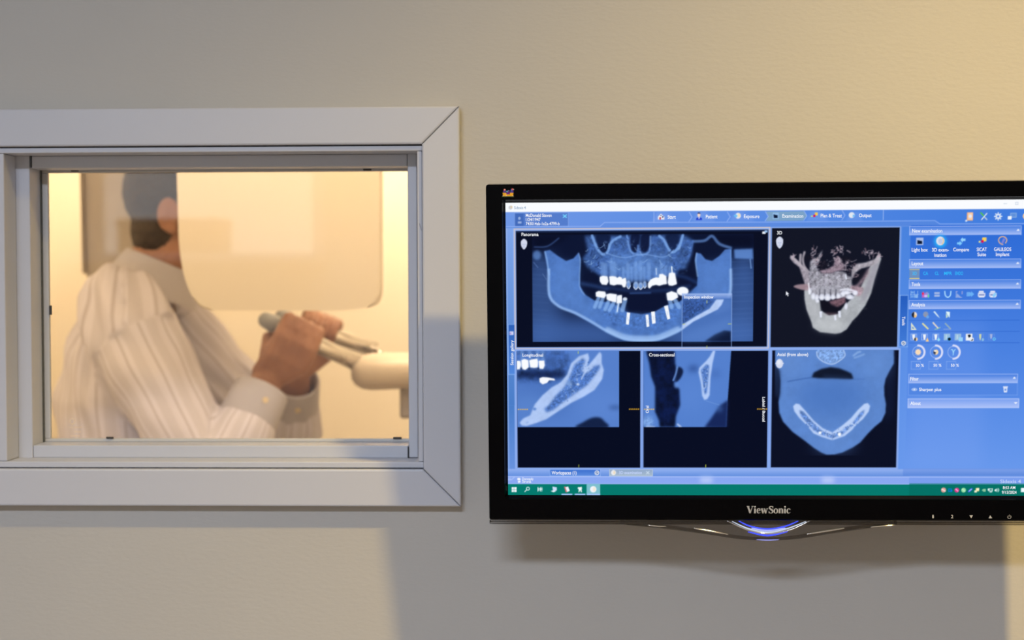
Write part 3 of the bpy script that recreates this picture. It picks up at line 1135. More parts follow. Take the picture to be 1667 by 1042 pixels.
# w
ox = 1.93
G(ox, [(.13, xh - .02), (.33, .0)], T_ * .9); G(ox, [(.33, .0), (.52, xh - .02)], t_); G(ox, [(.50, xh - .02), (.70, .0)], T_ * .9); G(ox, [(.70, .0), (.88, xh - .02)], t_)
serif(ox, .0, .28, xh - .035); serif(ox, .38, .62, xh - .035); serif(ox, .78, 1.0, xh - .035)
# S
G(3.0, [(.60, .72), (.52, .90), (.33, .965), (.15, .87), (.14, .70), (.34, .54), (.56, .36), (.56, .16), (.36, .03), (.14, .09), (.06, .28)], [.05, .09, .07, .14, .2, .22, .22, .18, .08, .09, .06])
G(3.0, [(.60, .66), (.60, .98)], .06); G(3.0, [(.05, .02), (.05, .34)], .06)
def o_(ox):
    G(ox, [(.30, .65), (.13, .55), (.09, .34), (.13, .13), (.30, .03), (.47, .13), (.51, .34), (.47, .55), (.30, .65)], [.07, .16, .2, .16, .07, .16, .2, .16, .07])
o_(3.70)
# n
ox = 4.36
G(ox, [(.16, 0), (.16, xh)], T_ * .95); G(ox, [(.20, .50), (.34, .63), (.50, .58), (.54, .40), (.54, 0)], [.07, .10, .17, .22, .22])
serif(ox, 0, .30, .035); serif(ox, .40, .68, .035); serif(ox, .01, .16, xh - .035)
# i
ox = 5.09
G(ox, [(.16, 0), (.16, xh)], T_); serif(ox, 0, .32, .035); serif(ox, .01, .16, xh - .035); G(ox, [(.16, .80), (.16, 1.0)], T_)
# c
G(5.47, [(.48, .50), (.40, .62), (.26, .65), (.13, .54), (.09, .34), (.14, .12), (.29, .03), (.50, .14)], [.14, .13, .07, .17, .2, .17, .08, .06])
mobj('brand_name', gl, M['silver_print'])

# key legends at the lower right
M['key_print'] = principled('key_print', (.50, .50, .50), .5)


def text_mesh(s, bold=0.0):
    c = bpy.data.curves.new('t', 'FONT')
    c.body = s
    c.size = 1.0
    c.resolution_u = 3
    c.offset = bold
    o = bpy.data.objects.new('t', c)
    COL.objects.link(o)
    dg = bpy.context.evaluated_depsgraph_get()
    me = bpy.data.meshes.new_from_object(o.evaluated_get(dg))
    bpy.data.objects.remove(o)
    bpy.data.curves.remove(c)
    return me


TXT_CAP = None


def text_pts(s, bold=0.0):
    me = text_mesh(s, bold)
    co = np.zeros(len(me.vertices) * 3)
    me.vertices.foreach_get('co', co)
    return me, co.reshape(-1, 3)[:, :2]


_m, _c = text_pts('H')
CAPH = _c[:, 1].max()
bpy.data.meshes.remove(_m)


def caption(name, s, pxa, pxb, base, cap, m, y, parent, rot=0, bold=0.012):
    """text fitted between two pixels along its baseline; rot 0 = level, 1 = reading down, -1 = reading up"""
    me, c = text_pts(s, bold)
    wd = c[:, 0].max() - c[:, 0].min()
    a = (c[:, 0] - c[:, 0].min()) / wd
    b = c[:, 1] / CAPH
    if rot == 0:
        X, Z = loc(pxa + (pxb - pxa) * a, base - cap * b, y)
    elif rot == 1:      # from pxa down to pxb (y pixels), letters' tops to the right
        X, Z = loc(base + cap * b, pxa + (pxb - pxa) * a, y)
    else:
        X, Z = loc(base - cap * b, pxa + (pxb - pxa) * a, y)
    out = np.stack([X, np.full_like(X, y), Z], 1)
    me.vertices.foreach_set('co', out.reshape(-1))
    me.update()
    me.name = name
    me.materials.clear()
    return obj(name, me, m, parent, False, world=False)


caption('key_legend', '1', 1517.8, 1520.2, 843.6, 5.2, M['key_print'], FY, mon)
caption('key_legend', '2', 1548.3, 1551.9, 843.6, 5.2, M['key_print'], FY, mon)
for pts in (((1578.3, 839), (1583.9, 839), (1581.1, 843.8)), ((1609.3, 843.8), (1615, 843.8), (1612.1, 839))):
    bm = bmesh.new()
    flat(bm, [L2(*p, FY) for p in pts], FY)
    mobj('key_legend', bm, M['key_print'])
bm = bmesh.new()
cx_, cz_ = L2(1643.2, 841.6, FY)
k_ = .0019
stroke(bm, [(cx_ + k_ * math.sin(math.radians(a)), cz_ + k_ * math.cos(math.radians(a))) for a in range(40, 325, 20)], .00042, FY)
stroke(bm, [(cx_, cz_ + .0002), (cx_, cz_ + .0027)], .00042, FY)
mobj('key_legend', bm, M['key_print'])

# three-bird emblem, upper left
em = bmesh.new()
emats = [principled('emblem_' + n, srgb(c), .4) for n, c in (('yellow', (235, 175, 10)), ('violet', (70, 45, 150)), ('purple', (110, 30, 130)), ('red', (215, 80, 65)),
                                                              ('sky', (70, 120, 205)), ('pale', (235, 205, 195)), ('green', (95, 110, 60)), ('cyan', (90, 190, 220)))]


def ep(pts, mi, y):
    n0 = len(em.faces)
    flat(em, [L2(800 + p[0] / 27.78, 300 + p[1] / 27.78, FY + y) for p in pts], FY + y)
    em.faces.ensure_lookup_table()
    for f in em.faces[n0:]:
        f.material_index = mi


def eb(cx, cy, rx, ry, mi, y):
    ep([(cx + rx * math.cos(2 * math.pi * k / 14), cy + ry * math.sin(2 * math.pi * k / 14)) for k in range(14)], mi, y)


ep([(480, 540), (1020, 540), (1010, 575), (490, 575)], 6, 0)
ep([(500, 385), (680, 385), (690, 460), (830, 460), (840, 380), (1000, 385), (975, 530), (560, 535), (525, 480)], 0, -.00004)
eb(755, 400, 88, 62, 2, -.00008); eb(760, 320, 62, 48, 1, -.00008); eb(705, 325, 34, 34, 7, -.00012); eb(788, 292, 20, 18, 5, -.00012)
eb(598, 330, 72, 60, 1, -.00008); eb(598, 250, 50, 42, 3, -.00012); eb(600, 242, 26, 26, 5, -.00016)
ep([(850, 380), (860, 300), (900, 215), (950, 200), (1005, 330), (990, 385)], 1, -.00008); ep([(855, 320), (890, 225), (925, 200), (920, 270), (890, 320)], 4, -.00012)
eb(950, 232, 40, 44, 3, -.00014); ep([(975, 195), (1030, 232), (985, 262)], 5, -.00018)
eb(668, 498, 22, 28, 5, -.00012); eb(970, 515, 26, 16, 5, -.00012); eb(530, 520, 26, 16, 5, -.00012)
eo = mobj('emblem', em, None)
for m_ in emats:
    eo.data.materials.append(m_)

# wall bracket behind the monitor
back = MON + MR @ np.array([0, .048, 0])
mount = tag(empty('monitor_wall_mount', (back[0], -.0006, back[2])), 'dark steel bracket fixing the monitor to the wall', 'wall mount')
obj('wall_plate', box(back[0] - .06, back[0] + .06, -.012, -.0006, back[2] - .10, back[2] + .10, .003), M['matte_black'], mount)
obj('mount_arm', box(back[0] - .03, back[0] + .03, back[1] + .012, -.0122, back[2] - .03, back[2] + .03, .004), M['matte_black'], mount)
obj('tilt_head', prism([(back[0] - .05, back[2] - .05), (back[0] + .05, back[2] - .05), (back[0] + .05, back[2] + .05), (back[0] - .05, back[2] + .05)], back[1] + .0055, back[1] + .0118, .001), M['matte_black'], mount)
# ------------------------------------------------------------------ what the monitor shows (flat picture on the panel)
GW, GH = 960, 540
RNG = np.random.default_rng(11)
cv = np.zeros((GH, GW, 3))


def T(px, py):
    x, z = loc(px, py, 0.0)
    return (np.asarray(x) / SW + .5) * (GW - 1), (.5 - np.asarray(z) / SH) * (GH - 1)


def gblur(a, s):
    if s <= 0.05:
        return a
    r = max(1, int(math.ceil(s * 2.5)))
    k = np.exp(-.5 * (np.arange(-r, r + 1) / s) ** 2)
    k /= k.sum()
    for ax in (0, 1):
        p = [(0, 0)] * a.ndim
        p[ax] = (r, r)
        b = np.pad(a, p, mode='edge')
        n = a.shape[ax]
        a = sum(k[i] * (b[i:i + n] if ax == 0 else b[:, i:i + n]) for i in range(2 * r + 1))
    return a


def vnoise(h, w_, cell, octv=3):
    out = np.zeros((h, w_))
    amp, tot = 1.0, 0.0
    for o in range(octv):
        c = max(cell / 2 ** o, 1.0)
        gh, gw = int(h / c) + 3, int(w_ / c) + 3
        gr = RNG.random((gh, gw))
        y = np.arange(h) / c
        x = np.arange(w_) / c
        y0, x0 = y.astype(int), x.astype(int)
        fy, fx_ = (y - y0)[:, None], (x - x0)[None, :]
        fy, fx_ = fy * fy * (3 - 2 * fy), fx_ * fx_ * (3 - 2 * fx_)
        a = gr[y0][:, x0]
        b = gr[y0][:, x0 + 1]
        c_ = gr[y0 + 1][:, x0]
        d = gr[y0 + 1][:, x0 + 1]
        out += amp * (a * (1 - fx_) * (1 - fy) + b * fx_ * (1 - fy) + c_ * (1 - fx_) * fy + d * fx_ * fy)
        tot += amp
        amp *= .6
    return out / tot


def C(c):
    return np.array(c, float) / 255.0


CLIP = [0, 0, GW, GH]


def clip_to(a):
    """limit painting to a canvas rectangle given by two pixels, or everything"""
    if a is None:
        CLIP[:] = [0, 0, GW, GH]
    else:
        x0, y0 = T(a[0], a[1])
        x1, y1 = T(a[2], a[3])
        CLIP[:] = [int(round(float(x0))), int(round(float(y0))), int(round(float(x1))), int(round(float(y1)))]


def comp(x0, y0, mask, col, tex=None):
    """composite a colour through a mask placed at canvas (x0, y0)"""
    h, w_ = mask.shape
    X0, Y0, X1, Y1 = max(x0, CLIP[0]), max(y0, CLIP[1]), min(x0 + w_, CLIP[2]), min(y0 + h, CLIP[3])
    if X1 <= X0 or Y1 <= Y0:
        return
    m = mask[Y0 - y0:Y1 - y0, X0 - x0:X1 - x0, None]
    c = col
    if tex is not None:
        c = np.clip(col[None, None] * tex[Y0 - y0:Y1 - y0, X0 - x0:X1 - x0, None], 0, 1)
    cv[Y0:Y1, X0:X1] = cv[Y0:Y1, X0:X1] * (1 - m) + c * m


def mask_poly(xs, ys, pad=0):
    x0, y0 = int(math.floor(xs.min())) - 1 - pad, int(math.floor(ys.min())) - 1 - pad
    x1, y1 = int(math.ceil(xs.max())) + 2 + pad, int(math.ceil(ys.max())) + 2 + pad
    x0, y0, x1, y1 = max(x0, -40), max(y0, -40), min(x1, GW + 40), min(y1, GH + 40)
    S = 3
    gx = x0 - .5 + (np.arange((x1 - x0) * S) + .5) / S
    gy = y0 - .5 + (np.arange((y1 - y0) * S) + .5) / S
    ins = np.zeros((len(gy), len(gx)), bool)
    n = len(xs)
    for i in range(n):
        xa, ya, xb, yb = xs[i], ys[i], xs[(i + 1) % n], ys[(i + 1) % n]
        if ya == yb:
            continue
        rows = np.where((gy > min(ya, yb)) & (gy <= max(ya, yb)))[0]
        if len(rows) == 0:
            continue
        xi = xa + (gy[rows] - ya) / (yb - ya) * (xb - xa)
        ins[rows] ^= gx[None, :] < xi[:, None]
    m = ins.reshape(y1 - y0, S, x1 - x0, S).mean((1, 3))
    return x0, y0, m


def cat(pts, n=5, closed=True):
    P = np.array(pts, float)
    k = len(P)
    out = []
    rng = range(k) if closed else range(k - 1)
    for i in rng:
        if closed:
            a, b, c, d = P[i - 1], P[i], P[(i + 1) % k], P[(i + 2) % k]
        else:
            a, b, c, d = P[max(i - 1, 0)], P[i], P[i + 1], P[min(i + 2, k - 1)]
        for j in range(n):
            t = j / n
            out.append(.5 * (2 * b + (c - a) * t + (2 * a - 5 * b + 4 * c - d) * t * t + (3 * b - a - 3 * c + d) * t ** 3))
    if not closed:
        out.append(P[-1])
    return np.array(out)


ZS = [None]


def zm(pts):
    """points in the active reading frame -> canvas coordinates"""
    P = np.array(pts, float).reshape(-1, 2)
    if ZS[0] is not None:
        ox, oy, s = ZS[0]
        P = np.stack([ox + P[:, 0] / s, oy + P[:, 1] / s], 1)
    return T(P[:, 0], P[:, 1])


def fill(pts, col, a=1.0, blur=0.0, smooth=False, tex=0.0, cell=6, seed=None):
    if smooth:
        pts = cat(pts)
    xs, ys = zm(pts)
    x0, y0, m = mask_poly(xs, ys, int(math.ceil(blur * 3)))
    m = gblur(m, blur) * a
    t = None
    if tex:
        t = 1 + tex * (vnoise(m.shape[0], m.shape[1], cell, 4) - .5) * 2
    comp(x0, y0, m, C(col), t)


def line(pts, wd, col, a=1.0, blur=0.0, smooth=False):
    """polyline; width in image pixels of the reading frame's photograph"""
    P = cat(pts, 5, False) if smooth else np.array(pts, float)
    xs, ys = zm(P)
    wd = wd * 1.105
    pad = int(wd + blur * 3) + 2
    x0, y0 = int(xs.min()) - pad, int(ys.min()) - pad
    x1, y1 = int(xs.max()) + pad + 1, int(ys.max()) + pad + 1
    gx, gy = np.meshgrid(np.arange(x0, x1), np.arange(y0, y1))
    dm = np.full(gx.shape, 1e9)
    for i in range(len(xs) - 1):
        ax, ay, bx_, by = xs[i], ys[i], xs[i + 1], ys[i + 1]
        l2 = (bx_ - ax) ** 2 + (by - ay) ** 2 + 1e-9
        t = np.clip(((gx - ax) * (bx_ - ax) + (gy - ay) * (by - ay)) / l2, 0, 1)
        dm = np.minimum(dm, np.hypot(gx - ax - t * (bx_ - ax), gy - ay - t * (by - ay)))
    m = np.clip(wd / 2 + .5 - dm, 0, min(1, wd)) * a
    comp(x0, y0, gblur(m, blur), C(col))


def ell(cx, cy, rx, ry, col, a=1.0, blur=0.0, rot=0, tex=0.0, cell=5):
    th = np.linspace(0, 2 * math.pi, 28, endpoint=False)
    c, s = math.cos(math.radians(rot)), math.sin(math.radians(rot))
    fill([(cx + rx * math.cos(t) * c - ry * math.sin(t) * s, cy + rx * math.cos(t) * s + ry * math.sin(t) * c) for t in th], col, a, blur, False, tex, cell)


def rect(x0, y0, x1, y1, col, col2=None, a=1.0, horiz=False, blur=0.0):
    """level rectangle; rows read at its left side, optional gradient to col2"""
    cx = T(np.array([x0, x1]), np.array([(y0 + y1) / 2] * 2))[0]
    cy = T(np.array([x0, x0]), np.array([y0, y1]))[1]
    pad = int(blur * 3) + 1
    X0, Y0, X1, Y1 = int(math.floor(cx[0])) - pad, int(math.floor(cy[0])) - pad, int(math.ceil(cx[1])) + pad + 1, int(math.ceil(cy[1])) + pad + 1
    gx, gy = np.arange(X0, X1), np.arange(Y0, Y1)
    mx = np.clip(np.minimum(gx + .5, cx[1]) - np.maximum(gx - .5, cx[0]), 0, 1)
    my = np.clip(np.minimum(gy + .5, cy[1]) - np.maximum(gy - .5, cy[0]), 0, 1)
    m = gblur(my[:, None] * mx[None, :], blur) * a
    c0 = C(col)
    if col2 is None:
        comp(X0, Y0, m, c0)
        return
    t = (gx - cx[0]) / (cx[1] - cx[0]) if horiz else (gy - cy[0]) / (cy[1] - cy[0])
    t = np.clip(t, 0, 1)
    g_ = c0[None] * (1 - t[:, None]) + C(col2)[None] * t[:, None]
    full = np.broadcast_to(g_[None] if horiz else g_[:, None], (len(gy), len(gx), 3))
    A0, B0, A1, B1 = max(X0, CLIP[0]), max(Y0, CLIP[1]), min(X1, CLIP[2]), min(Y1, CLIP[3])
    if A1 <= A0 or B1 <= B0:
        return
    mm = m[B0 - Y0:B1 - Y0, A0 - X0:A1 - X0, None]
    cv[B0:B1, A0:A1] = cv[B0:B1, A0:A1] * (1 - mm) + full[B0 - Y0:B1 - Y0, A0 - X0:A1 - X0] * mm


def border(x0, y0, x1, y1, col, wd=1.0, a=1.0):
    for q in ((x0, y0, x1, y0 + wd), (x0, y1 - wd, x1, y1), (x0, y0, x0 + wd, y1), (x1 - wd, y0, x1, y1)):
        rect(*q, col, a=a)


# ---- window chrome -------------------------------------------------
rect(815, 325, 1700, 812, (112, 154, 230))
rect(815, 345, 1700, 372, (112, 152, 230), (60, 122, 222), horiz=True)
rect(820, 328, 1700, 345.4, (250, 252, 255))
ell(831, 338, 3.2, 3.2, (205, 208, 215)); ell(832.5, 337, 1.6, 2.2, (225, 205, 170))
line([(1634, 331.6), (1639, 331.6)], .8, (185, 200, 220)); border(1653, 329, 1657.5, 333.5, (175, 192, 215), .7)
rect(837, 346.2, 925.5, 369, (84, 124, 204)); border(837, 346.2, 925.5, 369, (140, 172, 235), .7)
rect(839, 348, 852.5, 368, (66, 106, 186)); ell(845.5, 355.5, 2, 2.6, (150, 175, 225)); rect(843, 360.5, 849, 364, (150, 175, 225))
for d in (-1, 1):
    line([(917, 349.8 if d > 0 else 354), (922, 354 if d > 0 else 349.8)], 1.7, (120, 215, 255))
# ridge
fill([(820, 370), (977, 369.3), (984, 362.6), (1250, 362), (1522, 360.2), (1530, 365.2), (1700, 364.6), (1700, 368.5), (1530, 369), (820, 373)], (96, 140, 222), .55)
line([(820, 369), (977, 368.6), (984, 362.3), (1250, 361.6), (1522, 359.2), (1530, 364.6), (1700, 363.8)], 1.0, (160, 188, 250), .9)
# work steps
rect(1064, 345.4, 1438, 360.8, (100, 144, 228), (78, 134, 225), horiz=True)
for (a, b) in ((1070, 1105), (1135, 1165), (1196, 1230), (1320, 1350), (1385, 1405)):
    fill([(a, 346), (a + 14, 345), (b, 360), (a - 8, 360)], (150, 178, 245), .28, 2)
fill([(1247, 344.5), (1308, 343.6), (1313.5, 351), (1307, 359.2), (1247, 360), (1251, 352)], (126, 164, 198), .95)
rect(1064, 345, 1064.8, 361.5, (160, 188, 245)); rect(1437.5, 341.5, 1438.5, 358.5, (165, 192, 245))
for x, y in ((1122, 345.5), (1184, 345), (1246, 344.5), (1309, 343.5), (1371, 342.8)):
    line([(x, y), (x + 4.6, y + 8), (x - .5, y + 15.3)], 1.0, (165, 190, 250), .9)
# step icons
fill([(1071, 353), (1076, 348), (1081.5, 353), (1081.5, 357.5), (1071, 357.5)], (235, 235, 245)); rect(1073.5, 353.5, 1076, 357.5, (190, 60, 80)); rect(1077.8, 352, 1080, 354.5, (60, 80, 130)); rect(1075, 350, 1077, 351.5, (60, 80, 130))
ell(1137.8, 350, 2.4, 3.2, (245, 215, 205)); fill([(1135.4, 348.2), (1140.4, 348.2), (1139, 345.7), (1136, 346)], (50, 60, 110)); fill([(1133, 358.4), (1133.5, 355), (1138, 353.4), (1142.6, 355), (1143, 358.4)], (35, 65, 205)); fill([(1136.8, 353.6), (1139.4, 353.6), (1138, 357.4)], (245, 245, 250))
ell(1201.5, 351.3, 4.6, 4.8, (225, 230, 240)); fill([(1194, 351), (1198, 348.5), (1201, 351.5), (1198, 354.5)], (110, 190, 245)); ell(1203, 350.5, 2, 3, (240, 225, 190))
rect(1258, 346.5, 1267.6, 356.4, (150, 190, 235)); fill([(1259.4, 349), (1266, 350.4), (1266, 355), (1259.4, 355)], (10, 25, 55))
rect(1326.5, 346, 1331.2, 350.8, (245, 205, 80)); rect(1324, 349.6, 1327.6, 353.2, (215, 10, 80)); rect(1320.6, 350.8, 1322.8, 353, (230, 230, 90))
ell(1386.5, 350.3, 4.8, 4.8, (225, 232, 242)); fill([(1388, 349), (1393, 351), (1388, 354)], (110, 190, 245))
# right-hand icons of the title row
rect(1574, 345.8, 1584, 359.2, (225, 170, 130)); rect(1575.5, 346.4, 1583.4, 358, (250, 205, 170)); ell(1579.5, 352, 2.6, 2.8, (230, 235, 245)); rect(1571.5, 358, 1574.5, 361, (220, 232, 250))
line([(1597, 347), (1606.5, 357.5)], 1.8, (190, 205, 225)); line([(1606.5, 347.5), (1598, 357.5)], 1.8, (215, 225, 240)); line([(1597, 346.8), (1601, 351)], 2.4, (80, 190, 80))
for k in range(8):
    an3 = k * math.pi / 4
    line([(1625, 352.3), (1625 + 5.8 * math.cos(an3), 352.3 + 5.8 * math.sin(an3))], 1.9, (215, 228, 248))
ell(1625, 352.3, 4.4, 4.4, (215, 228, 248)); ell(1625, 352.3, 1.8, 1.8, (75, 130, 225))
rect(1644.5, 346.5, 1655, 354.5, (130, 170, 225)); rect(1646, 347.8, 1653.6, 353, (95, 145, 220)); rect(1640.6, 352, 1646.8, 357.4, (240, 245, 252))
ell(1669, 352, 4, 5, (240, 200, 160))

# left rail and session tab
rect(820, 371.5, 838, 660, (128, 166, 234), (74, 125, 200)); rect(820, 660, 838, 763, (74, 125, 200), (104, 146, 222)); rect(826, 371.5, 827.2, 763, (160, 182, 230), a=.9); rect(837, 371.5, 838, 763, (165, 190, 245), a=.7)
rect(827.2, 528, 838, 610, (44, 96, 184), (84, 138, 222)); border(827.2, 528, 839, 610, (150, 190, 248), .8)
rect(829.5, 539.6, 836, 545.4, (205, 210, 245)); rect(829.6, 541.5, 832.4, 544.2, (170, 150, 215))

# right rail with tool tab, tool panel
rect(1463.5, 369, 1478.5, 764, (72, 130, 222), (104, 152, 236))
rect(1478, 367, 1700, 764, (44, 106, 214), (104, 152, 236))
rect(1478, 520, 1600, 764, (150, 178, 250), (150, 178, 250), a=.16, blur=14)
rect(1464.8, 480.8, 1478, 564.5, (36, 92, 190), (66, 124, 216)); border(1464, 480.4, 1478, 565, (140, 182, 245), .9)
ell(1471, 558.8, 3.9, 3.9, (225, 230, 240)); ell(1471, 558.8, 2.4, 2.4, (90, 120, 180)); line([(1469.5, 560), (1472.6, 557.4)], 1.1, (240, 235, 215))


def head_bar(x0, y0, x1, y1):
    rect(x0, y0, x1, y1, (66, 122, 222), (168, 190, 246))
    border(x0, y0, x1, y1, (165, 190, 248), .9)
    ax_ = x1 - 5.5
    ym = (y0 + y1) / 2 - 1.4
    fill([(ax_ - 2.8, ym + 1.5), (ax_ + 2.8, ym + 1.5), (ax_, ym - 1.7)], (245, 248, 255))


head_bar(1480.3, 368.4, 1663, 383)
head_bar(1480.2, 422.0, 1662.3, 436.8)
head_bar(1479.7, 455.6, 1662, 470.4)
head_bar(1479.4, 488.8, 1661.5, 503.2)
rect(1478.8, 624, 1656.8, 643.6, (82, 134, 226)); border(1478.8, 608.6, 1656.8, 643.6, (120, 162, 238), .8)
head_bar(1478.9, 609, 1656.8, 623.8)
rect(1477.8, 649, 1659, 664.4, (120, 158, 238), (176, 196, 250)); border(1477.8, 649, 1659, 664.4, (190, 208, 252), 1.0)
fill([(1650.5, 655), (1656.5, 655), (1653.5, 658)], (245, 248, 255))
# examination icons
rect(1491.4, 387, 1503.2, 399, (170, 190, 235)); fill([(1493.3, 391), (1501.2, 392.4), (1501.2, 397.4), (1493.3, 397.4)], (8, 24, 52))
ell(1530.8, 393, 10.5, 10.5, (40, 175, 250), .9, 2.4); ell(1530.8, 392.3, 6.8, 7.2, (222, 226, 240)); ell(1531, 393, 3.6, 4.6, (190, 200, 230)); line([(1534.6, 388), (1536, 393), (1533.5, 398)], 1.2, (240, 190, 110), smooth=True)
fill([(1563.5, 390.5), (1567.3, 386), (1567.3, 388.4), (1571.6, 388.4), (1571.6, 392.4), (1567.3, 392.4), (1567.3, 395.3)], (150, 212, 255)); fill([(1558, 394.5), (1562, 394.5), (1562, 392), (1566.5, 396.4), (1562, 400), (1562, 398), (1558, 398)], (130, 205, 255))
rect(1599, 386.6, 1605.8, 393, (248, 212, 90)); rect(1597.2, 391, 1601.4, 395, (220, 5, 80)); rect(1593.4, 392.2, 1596.2, 395, (240, 235, 130)); rect(1596, 395.4, 1597.4, 396.8, (90, 190, 250))
line([(1637, 395.6), (1639, 391), (1636.5, 386.6), (1632, 385.2), (1627.4, 387), (1625.6, 391.6), (1628, 396), (1632.5, 398.2)], 1.4, (250, 190, 130), smooth=True); fill([(1630, 396), (1633, 388), (1637, 388.5), (1633, 396.5)], (120, 130, 220))
rect(1480.5, 438, 1497, 454.2, (110, 144, 190)); rect(1480.5, 438, 1497, 439.2, (205, 198, 140)); rect(1480.5, 453, 1497, 454.4, (235, 215, 130))
# tool icons
for k in range(3):
    line([(1483 + k * 5.5, 474), (1483 + k * 5.5, 485)], .7, (170, 205, 245))
line([(1482, 479.5), (1495, 479.5)], .8, (170, 205, 245)); ell(1491.5, 482.5, 2.6, 2.6, (160, 200, 245), .8); ell(1485.5, 476, 2.2, 1.6, (140, 190, 245), .8); ell(1485.5, 482.8, 2, 2, (140, 190, 245), .6)
rect(1501, 474.8, 1512.6, 484.4, (205, 90, 190), (120, 170, 230), horiz=True); fill([(1501, 479), (1503, 474.4), (1505, 478), (1509, 475), (1512.6, 478), (1512.6, 473.5), (1501, 473.5)], (70, 125, 215)); ell(1502.4, 478, 1.4, 2.2, (250, 30, 60)); ell(1511.6, 482, 1.2, 2.6, (110, 225, 140)); ell(1507, 482, 2.6, 2, (215, 190, 245))
rect(1521, 475.6, 1529.8, 478.8, (165, 185, 230)); rect(1521, 480, 1529.8, 483.2, (165, 185, 230))
line([(1538, 474.4), (1539, 481), (1543, 484), (1547, 481), (1548, 474.4)], 1.8, (175, 222, 255), smooth=True)
rect(1556, 474.2, 1557.2, 484.6, (150, 175, 230)); fill([(1556, 484.6), (1558, 477.5), (1561, 480.4), (1563, 482.6), (1567, 484.6)], (145, 170, 228)); rect(1565.4, 474, 1567.2, 479, (150, 160, 220)); rect(1556, 474, 1559, 475.6, (150, 160, 220))
rect(1573.5, 475.4, 1579, 482.5, (110, 170, 240)); fill([(1577, 476.4), (1581, 476.4), (1581, 474.2), (1586, 479), (1581, 483.6), (1581, 481.6), (1577, 481.6)], (105, 175, 245))
for x in (1592, 1610.5):
    fill([(x + 2, 473.4), (x + 9, 473.4), (x + 10, 477), (x + 1, 477)], (220, 225, 245)); rect(x, 477, x + 12, 482.8, (215, 220, 243)); rect(x + 1.6, 479.4, x + 10.4, 480.8, (60, 90, 170)); rect(x + 1.4, 482, x + 10.6, 484.2, (235, 238, 250))
fill([(1615, 481), (1619, 477), (1621.5, 476.5), (1622, 480), (1618, 484.4)], (140, 205, 250))
# analysis rows
for y in (521.4, 539.5, 558):
    rect(1480, y, 1660, y + .8, (36, 92, 196), a=.7)
ell(1488.4, 512.6, 4.4, 4.8, (240, 225, 215)); fill([(1488.4, 507.8), (1486, 508.6), (1484.2, 511), (1484.2, 514.5), (1486, 516.8), (1488.4, 517.4)], (25, 35, 60)); ell(1490, 514.6, 2, 2.4, (245, 195, 120))
ell(1507, 511.8, 4.3, 4.6, (135, 150, 185)); ell(1510, 516, 2.4, 2.4, (105, 165, 235)); rect(1505.5, 512, 1508, 516, (170, 150, 130), a=.6)
fill([(1519.4, 507.6), (1521.6, 506.4), (1527, 513.2), (1530.4, 518.4), (1525.4, 514.4)], (215, 235, 245))
fill([(1539.8, 507), (1546.4, 508), (1546, 517.6), (1542, 512)], (225, 245, 250)); fill([(1539.8, 508.5), (1543.6, 516), (1540, 518)], (190, 215, 205))
fill([(1483.2, 525), (1483.2, 537), (1492.2, 537)], (225, 230, 205)); fill([(1485, 531), (1485, 535.2), (1488.6, 535.2)], (80, 130, 215))
line([(1502.2, 527), (1510.6, 535.2)], 2.2, (240, 232, 150)); line([(1519, 525.4), (1526.8, 534)], 2.0, (240, 225, 200)); line([(1522, 536), (1526, 535.6), (1530.5, 533)], 1.2, (150, 205, 170)); line([(1539, 526.8), (1547, 535)], 2.0, (155, 180, 185)); line([(1536.5, 536), (1548, 536)], .9, (150, 175, 220))
for k, x in enumerate((1482.4, 1500, 1518.4, 1536.6, 1554.4, 1572.4, 1591, 1609)):
    c1 = (240, 244, 250) if k in (0, 1, 2, 5) else (165, 195, 235)
    border(x, 543.6, x + 10, 554, (180, 205, 245) if k < 6 else (110, 150, 225), .7)
    if k == 5:
        rect(x, 543.6, x + 10.4, 554.4, (242, 244, 248)); fill([(x + 3, 545), (x + 7, 544.6), (x + 8.5, 547.5), (x + 5, 550), (x + 3.5, 548)], (15, 30, 50)); rect(x + 6.6, 550, x + 12.6, 555.6, (235, 238, 245)); fill([(x + 8, 554.6), (x + 11.6, 551), (x + 11, 554.6)], (15, 30, 50))
    elif k in (3, 4):
        rect(x, 543.6, x + 10, 554, (150, 190, 225)); rect(x + 3, 545, x + 5, 552, (190, 215, 235))
    elif k < 3:
        fill([(x + 2.5, 544.4), (x + 7.5, 544.4), (x + 7, 549), (x + 6, 553), (x + 3.8, 553), (x + 3, 549)], c1)
    elif k == 6:
        fill([(x + 3, 544), (x + 6.4, 544), (x + 6.4, 549), (x + 4.8, 555), (x + 3.2, 550)], (205, 215, 170))
    else:
        fill([(x + 2.5, 544), (x + 6.6, 544), (x + 6.2, 549), (x + 5, 552), (x + 3, 551)], (165, 180, 225))
ell(1491, 552.4, 3, 3, (245, 215, 170)); fill([(1491, 549.4), (1488.2, 551), (1488.2, 554), (1491, 555.4)], (25, 35, 60))
fill([(1507, 556), (1509.6, 549.4), (1512.2, 556)], (250, 205, 140)); fill([(1528, 549), (1530.6, 553.4), (1528, 555.8), (1525.6, 553.4)], (150, 220, 250))
ell(1545.4, 552.2, 3.2, 3.2, (60, 160, 225)); ell(1545.4, 552.2, 2.4, 2.4, (5, 15, 30)); rect(1560.6, 549.2, 1567.4, 555.6, (150, 210, 250)); ell(1600, 553, 2, 2.4, (150, 200, 230), .8); ell(1618.4, 552, 2.6, 2.6, (110, 200, 250)); ell(1618.4, 552, 1.2, 1.2, (75, 130, 215))
